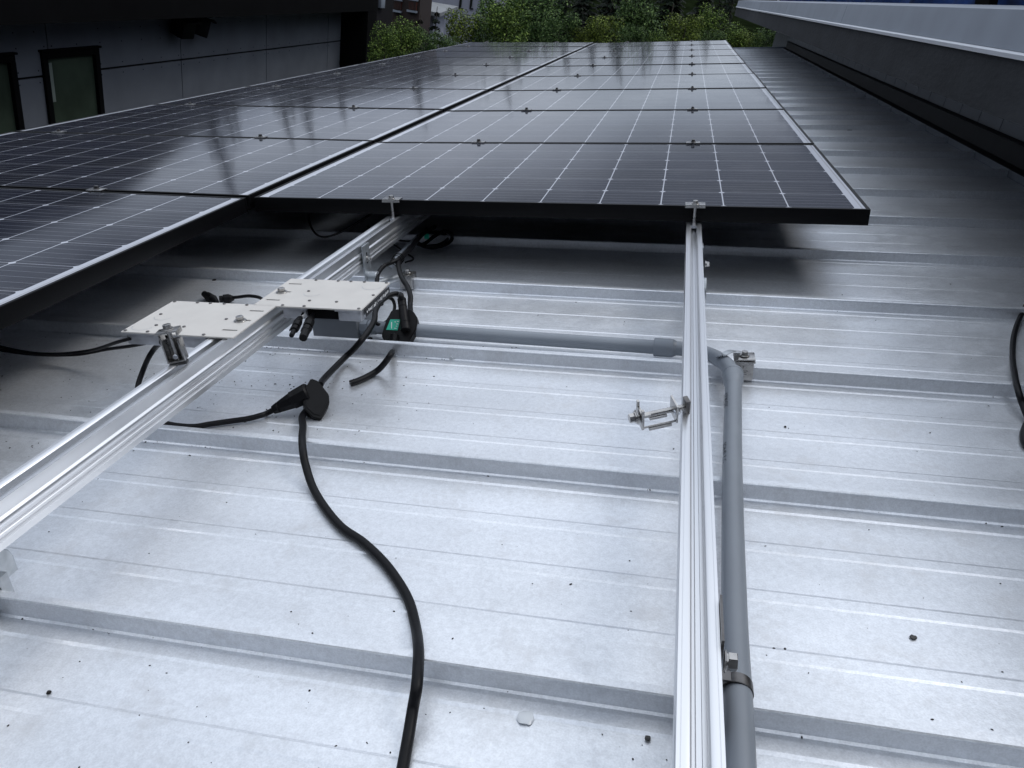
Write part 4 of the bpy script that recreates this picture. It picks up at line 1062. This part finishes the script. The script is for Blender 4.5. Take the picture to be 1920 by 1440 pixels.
for u, v, dist, s_, lab in names_:
    p = wat(u, v, dist); i = len(lab) % 2
    o = CF[i] if not fo[i] else copy_tree(CF[i]); fo[i] = True
    H = (14, 16)[i]; o.scale = (s_,)*3; 
    s_ = (p.z+7.5)/(H*.98) if v > 10 else .58; o.scale = (s_*.8, s_*.8, s_) if v > 10 else (s_,)*3; o.location = (p.x, p.y, -7.5)
    o['label'] = lab; o['group'] = 'conifers'; WORLD.add(o)
for n_, (x, y, s_, _) in enumerate(con):
    o = copy_tree(CF[n_ % 2]); o.location = (x, y, -7.5); s_ = rr.uniform(8.6, 11.6)/(14, 16)[n_ % 2]; o.scale = (s_, s_, s_); o.rotation_euler = (0, 0, n_*1.3)
    o['label'] = 'dark conifer in the far forest'; o['group'] = 'far forest conifers'; WORLD.add(o)
# tall conifers off to the left (the panels mirror them)
for az, dist, s_, lab in ((-38, 30, .72, 'tall conifer beyond the dark building, seen only as a reflection'), (-32, 32, .84, 'tallest conifer behind the dark building, mirrored in the left column'), (-26, 34, .74, 'conifer mirrored as a dark streak in the left column')):
    o = copy_tree(CF[0]); o.location = (CW.x+dist*math.sin(R_(az)), CW.y+dist*math.cos(R_(az)), -7.5); o.scale = (s_*.8, s_*.8, s_); o['label'] = lab; o['group'] = 'conifers'; WORLD.add(o)

# red-brown house
def hx(u, v, y): return wy(u, v, y)
HY = 23.0
a, c = hx(735, 30, HY).x, hx(786, 30, HY).x
t = thing('brown_house', 'red-brown timber house with two shuttered windows behind the bright trees', 'house', ((a+c)/2-2, HY+2, -7.5), world=True)
mb = MB(); mb.bb(a-4, c, HY, HY+1.2, -7.5, hx(760, 0, HY).z+1.2); mb.build('wall', 'dark_wood', t)
for u0, u1 in ((739, 753), (766, 782)):
    p0, p1_ = hx(u0, 17, HY-.05), hx(u1, 3, HY-.05)
    mb = MB(); mb.bb(p0.x, p1_.x, HY-.08, HY-.01, p0.z, p1_.z); wn_ = mb.build('window', 'red_wood', t)
    mb = MB()
    for i in range(6): xx = p0.x+(p1_.x-p0.x)*(i+.5)/6; mb.bb(xx-.01, xx+.01, HY-.10, HY-.082, p0.z, p1_.z)
    mb.build('slats', 'dark_wood', wn_)
    mb = MB(); mb.bb(p0.x-.03, p1_.x+.03, HY-.14, HY-.02, p0.z-.07, p0.z-.015); mb.bb(p0.x-.03, p1_.x+.03, HY-.12, HY-.02, p1_.z+.01, p1_.z+.07); mb.build('sill', 'coping', wn_)
mb = MB(); mb.bb(a-4.4, c+.3, HY-.5, HY+1.6, hx(760, 0, HY).z+1.21, hx(760, 0, HY).z+1.4); mb.build('roof', 'dark_side', t)
# white house
HY = 31.0
a, c = hx(784, 0, HY).x, hx(930, 0, HY).x
t = thing('white_house', 'long white house with a row of narrow windows behind the trees', 'house', ((a+c)/2, HY+3, -7.5), world=True)
zt3 = hx(850, 0, HY).z+1.3
mb = MB(); mb.bb(a, c, HY, HY+2.0, -7.5, zt3); mb.build('wall', 'white_wall', t)
for u in (864, 884, 903, 921):
    p = hx(u, 12, HY); q = hx(u+4.5, -20, HY)
    mb = MB(); mb.bb(p.x, q.x, HY-.05, HY-.01, p.z, q.z); wn_ = mb.build('window', 'glass', t)
    mb = MB(); mb.bb(p.x-.06, p.x-.005, HY-.07, HY-.01, p.z-.05, q.z); mb.bb(p.x-.06, q.x+.06, HY-.07, HY-.012, p.z-.1, p.z-.052); mb.build('frame', 'dark_side', wn_)
mb = MB(); mb.prism([(a-.4, HY-.6, zt3), (a-.4, HY+1.2, zt3+.8), (a-.4, HY+2.6, zt3)], (1, 0, 0), c-a+.8); mb.build('roof', 'shed_roof', t, smooth=False)
# shed with low roof
HY = 27.0
p = hx(785, 14, HY); q = hx(823, 16, HY)
t = thing('grey_shed', 'small pale shed with a flat grey roof beside the red-brown house', 'shed', ((p.x+q.x)/2, HY+1.5, -7.5), world=True)
mb = MB(); mb.bb(p.x-.5, q.x-.15, HY, HY+1.4, -7.5, p.z-.16); mb.build('wall', 'white_wall', t)
mb = MB(); mb.prism([(p.x-.8, HY-.5, p.z-.15), (p.x-.8, HY-.5, p.z-.03), (p.x-.8, HY+1.8, p.z+.16), (p.x-.8, HY+1.8, p.z+.03)], (1, 0, 0), q.x-p.x+1.0); mb.build('roof', 'shed_roof', t, smooth=False)
mb = MB(); d0 = hx(803, 20, HY); mb.bb(d0.x-.08, d0.x+.08, HY-.12, HY-.03, -7.5, p.z-.18); mb.build('post', 'dark_wood', t)
# ------------------------------------------------------------------ turn the roof frame into the world
for o in list(bpy.data.objects):
    if o.parent is None and o not in WORLD and o.type in {'MESH', 'EMPTY'}:
        o.matrix_world = TILT @ (Matrix.Translation(o.location) @ o.rotation_euler.to_matrix().to_4x4() @ Matrix.Diagonal((*o.scale, 1)))
S.render.engine = 'CYCLES'
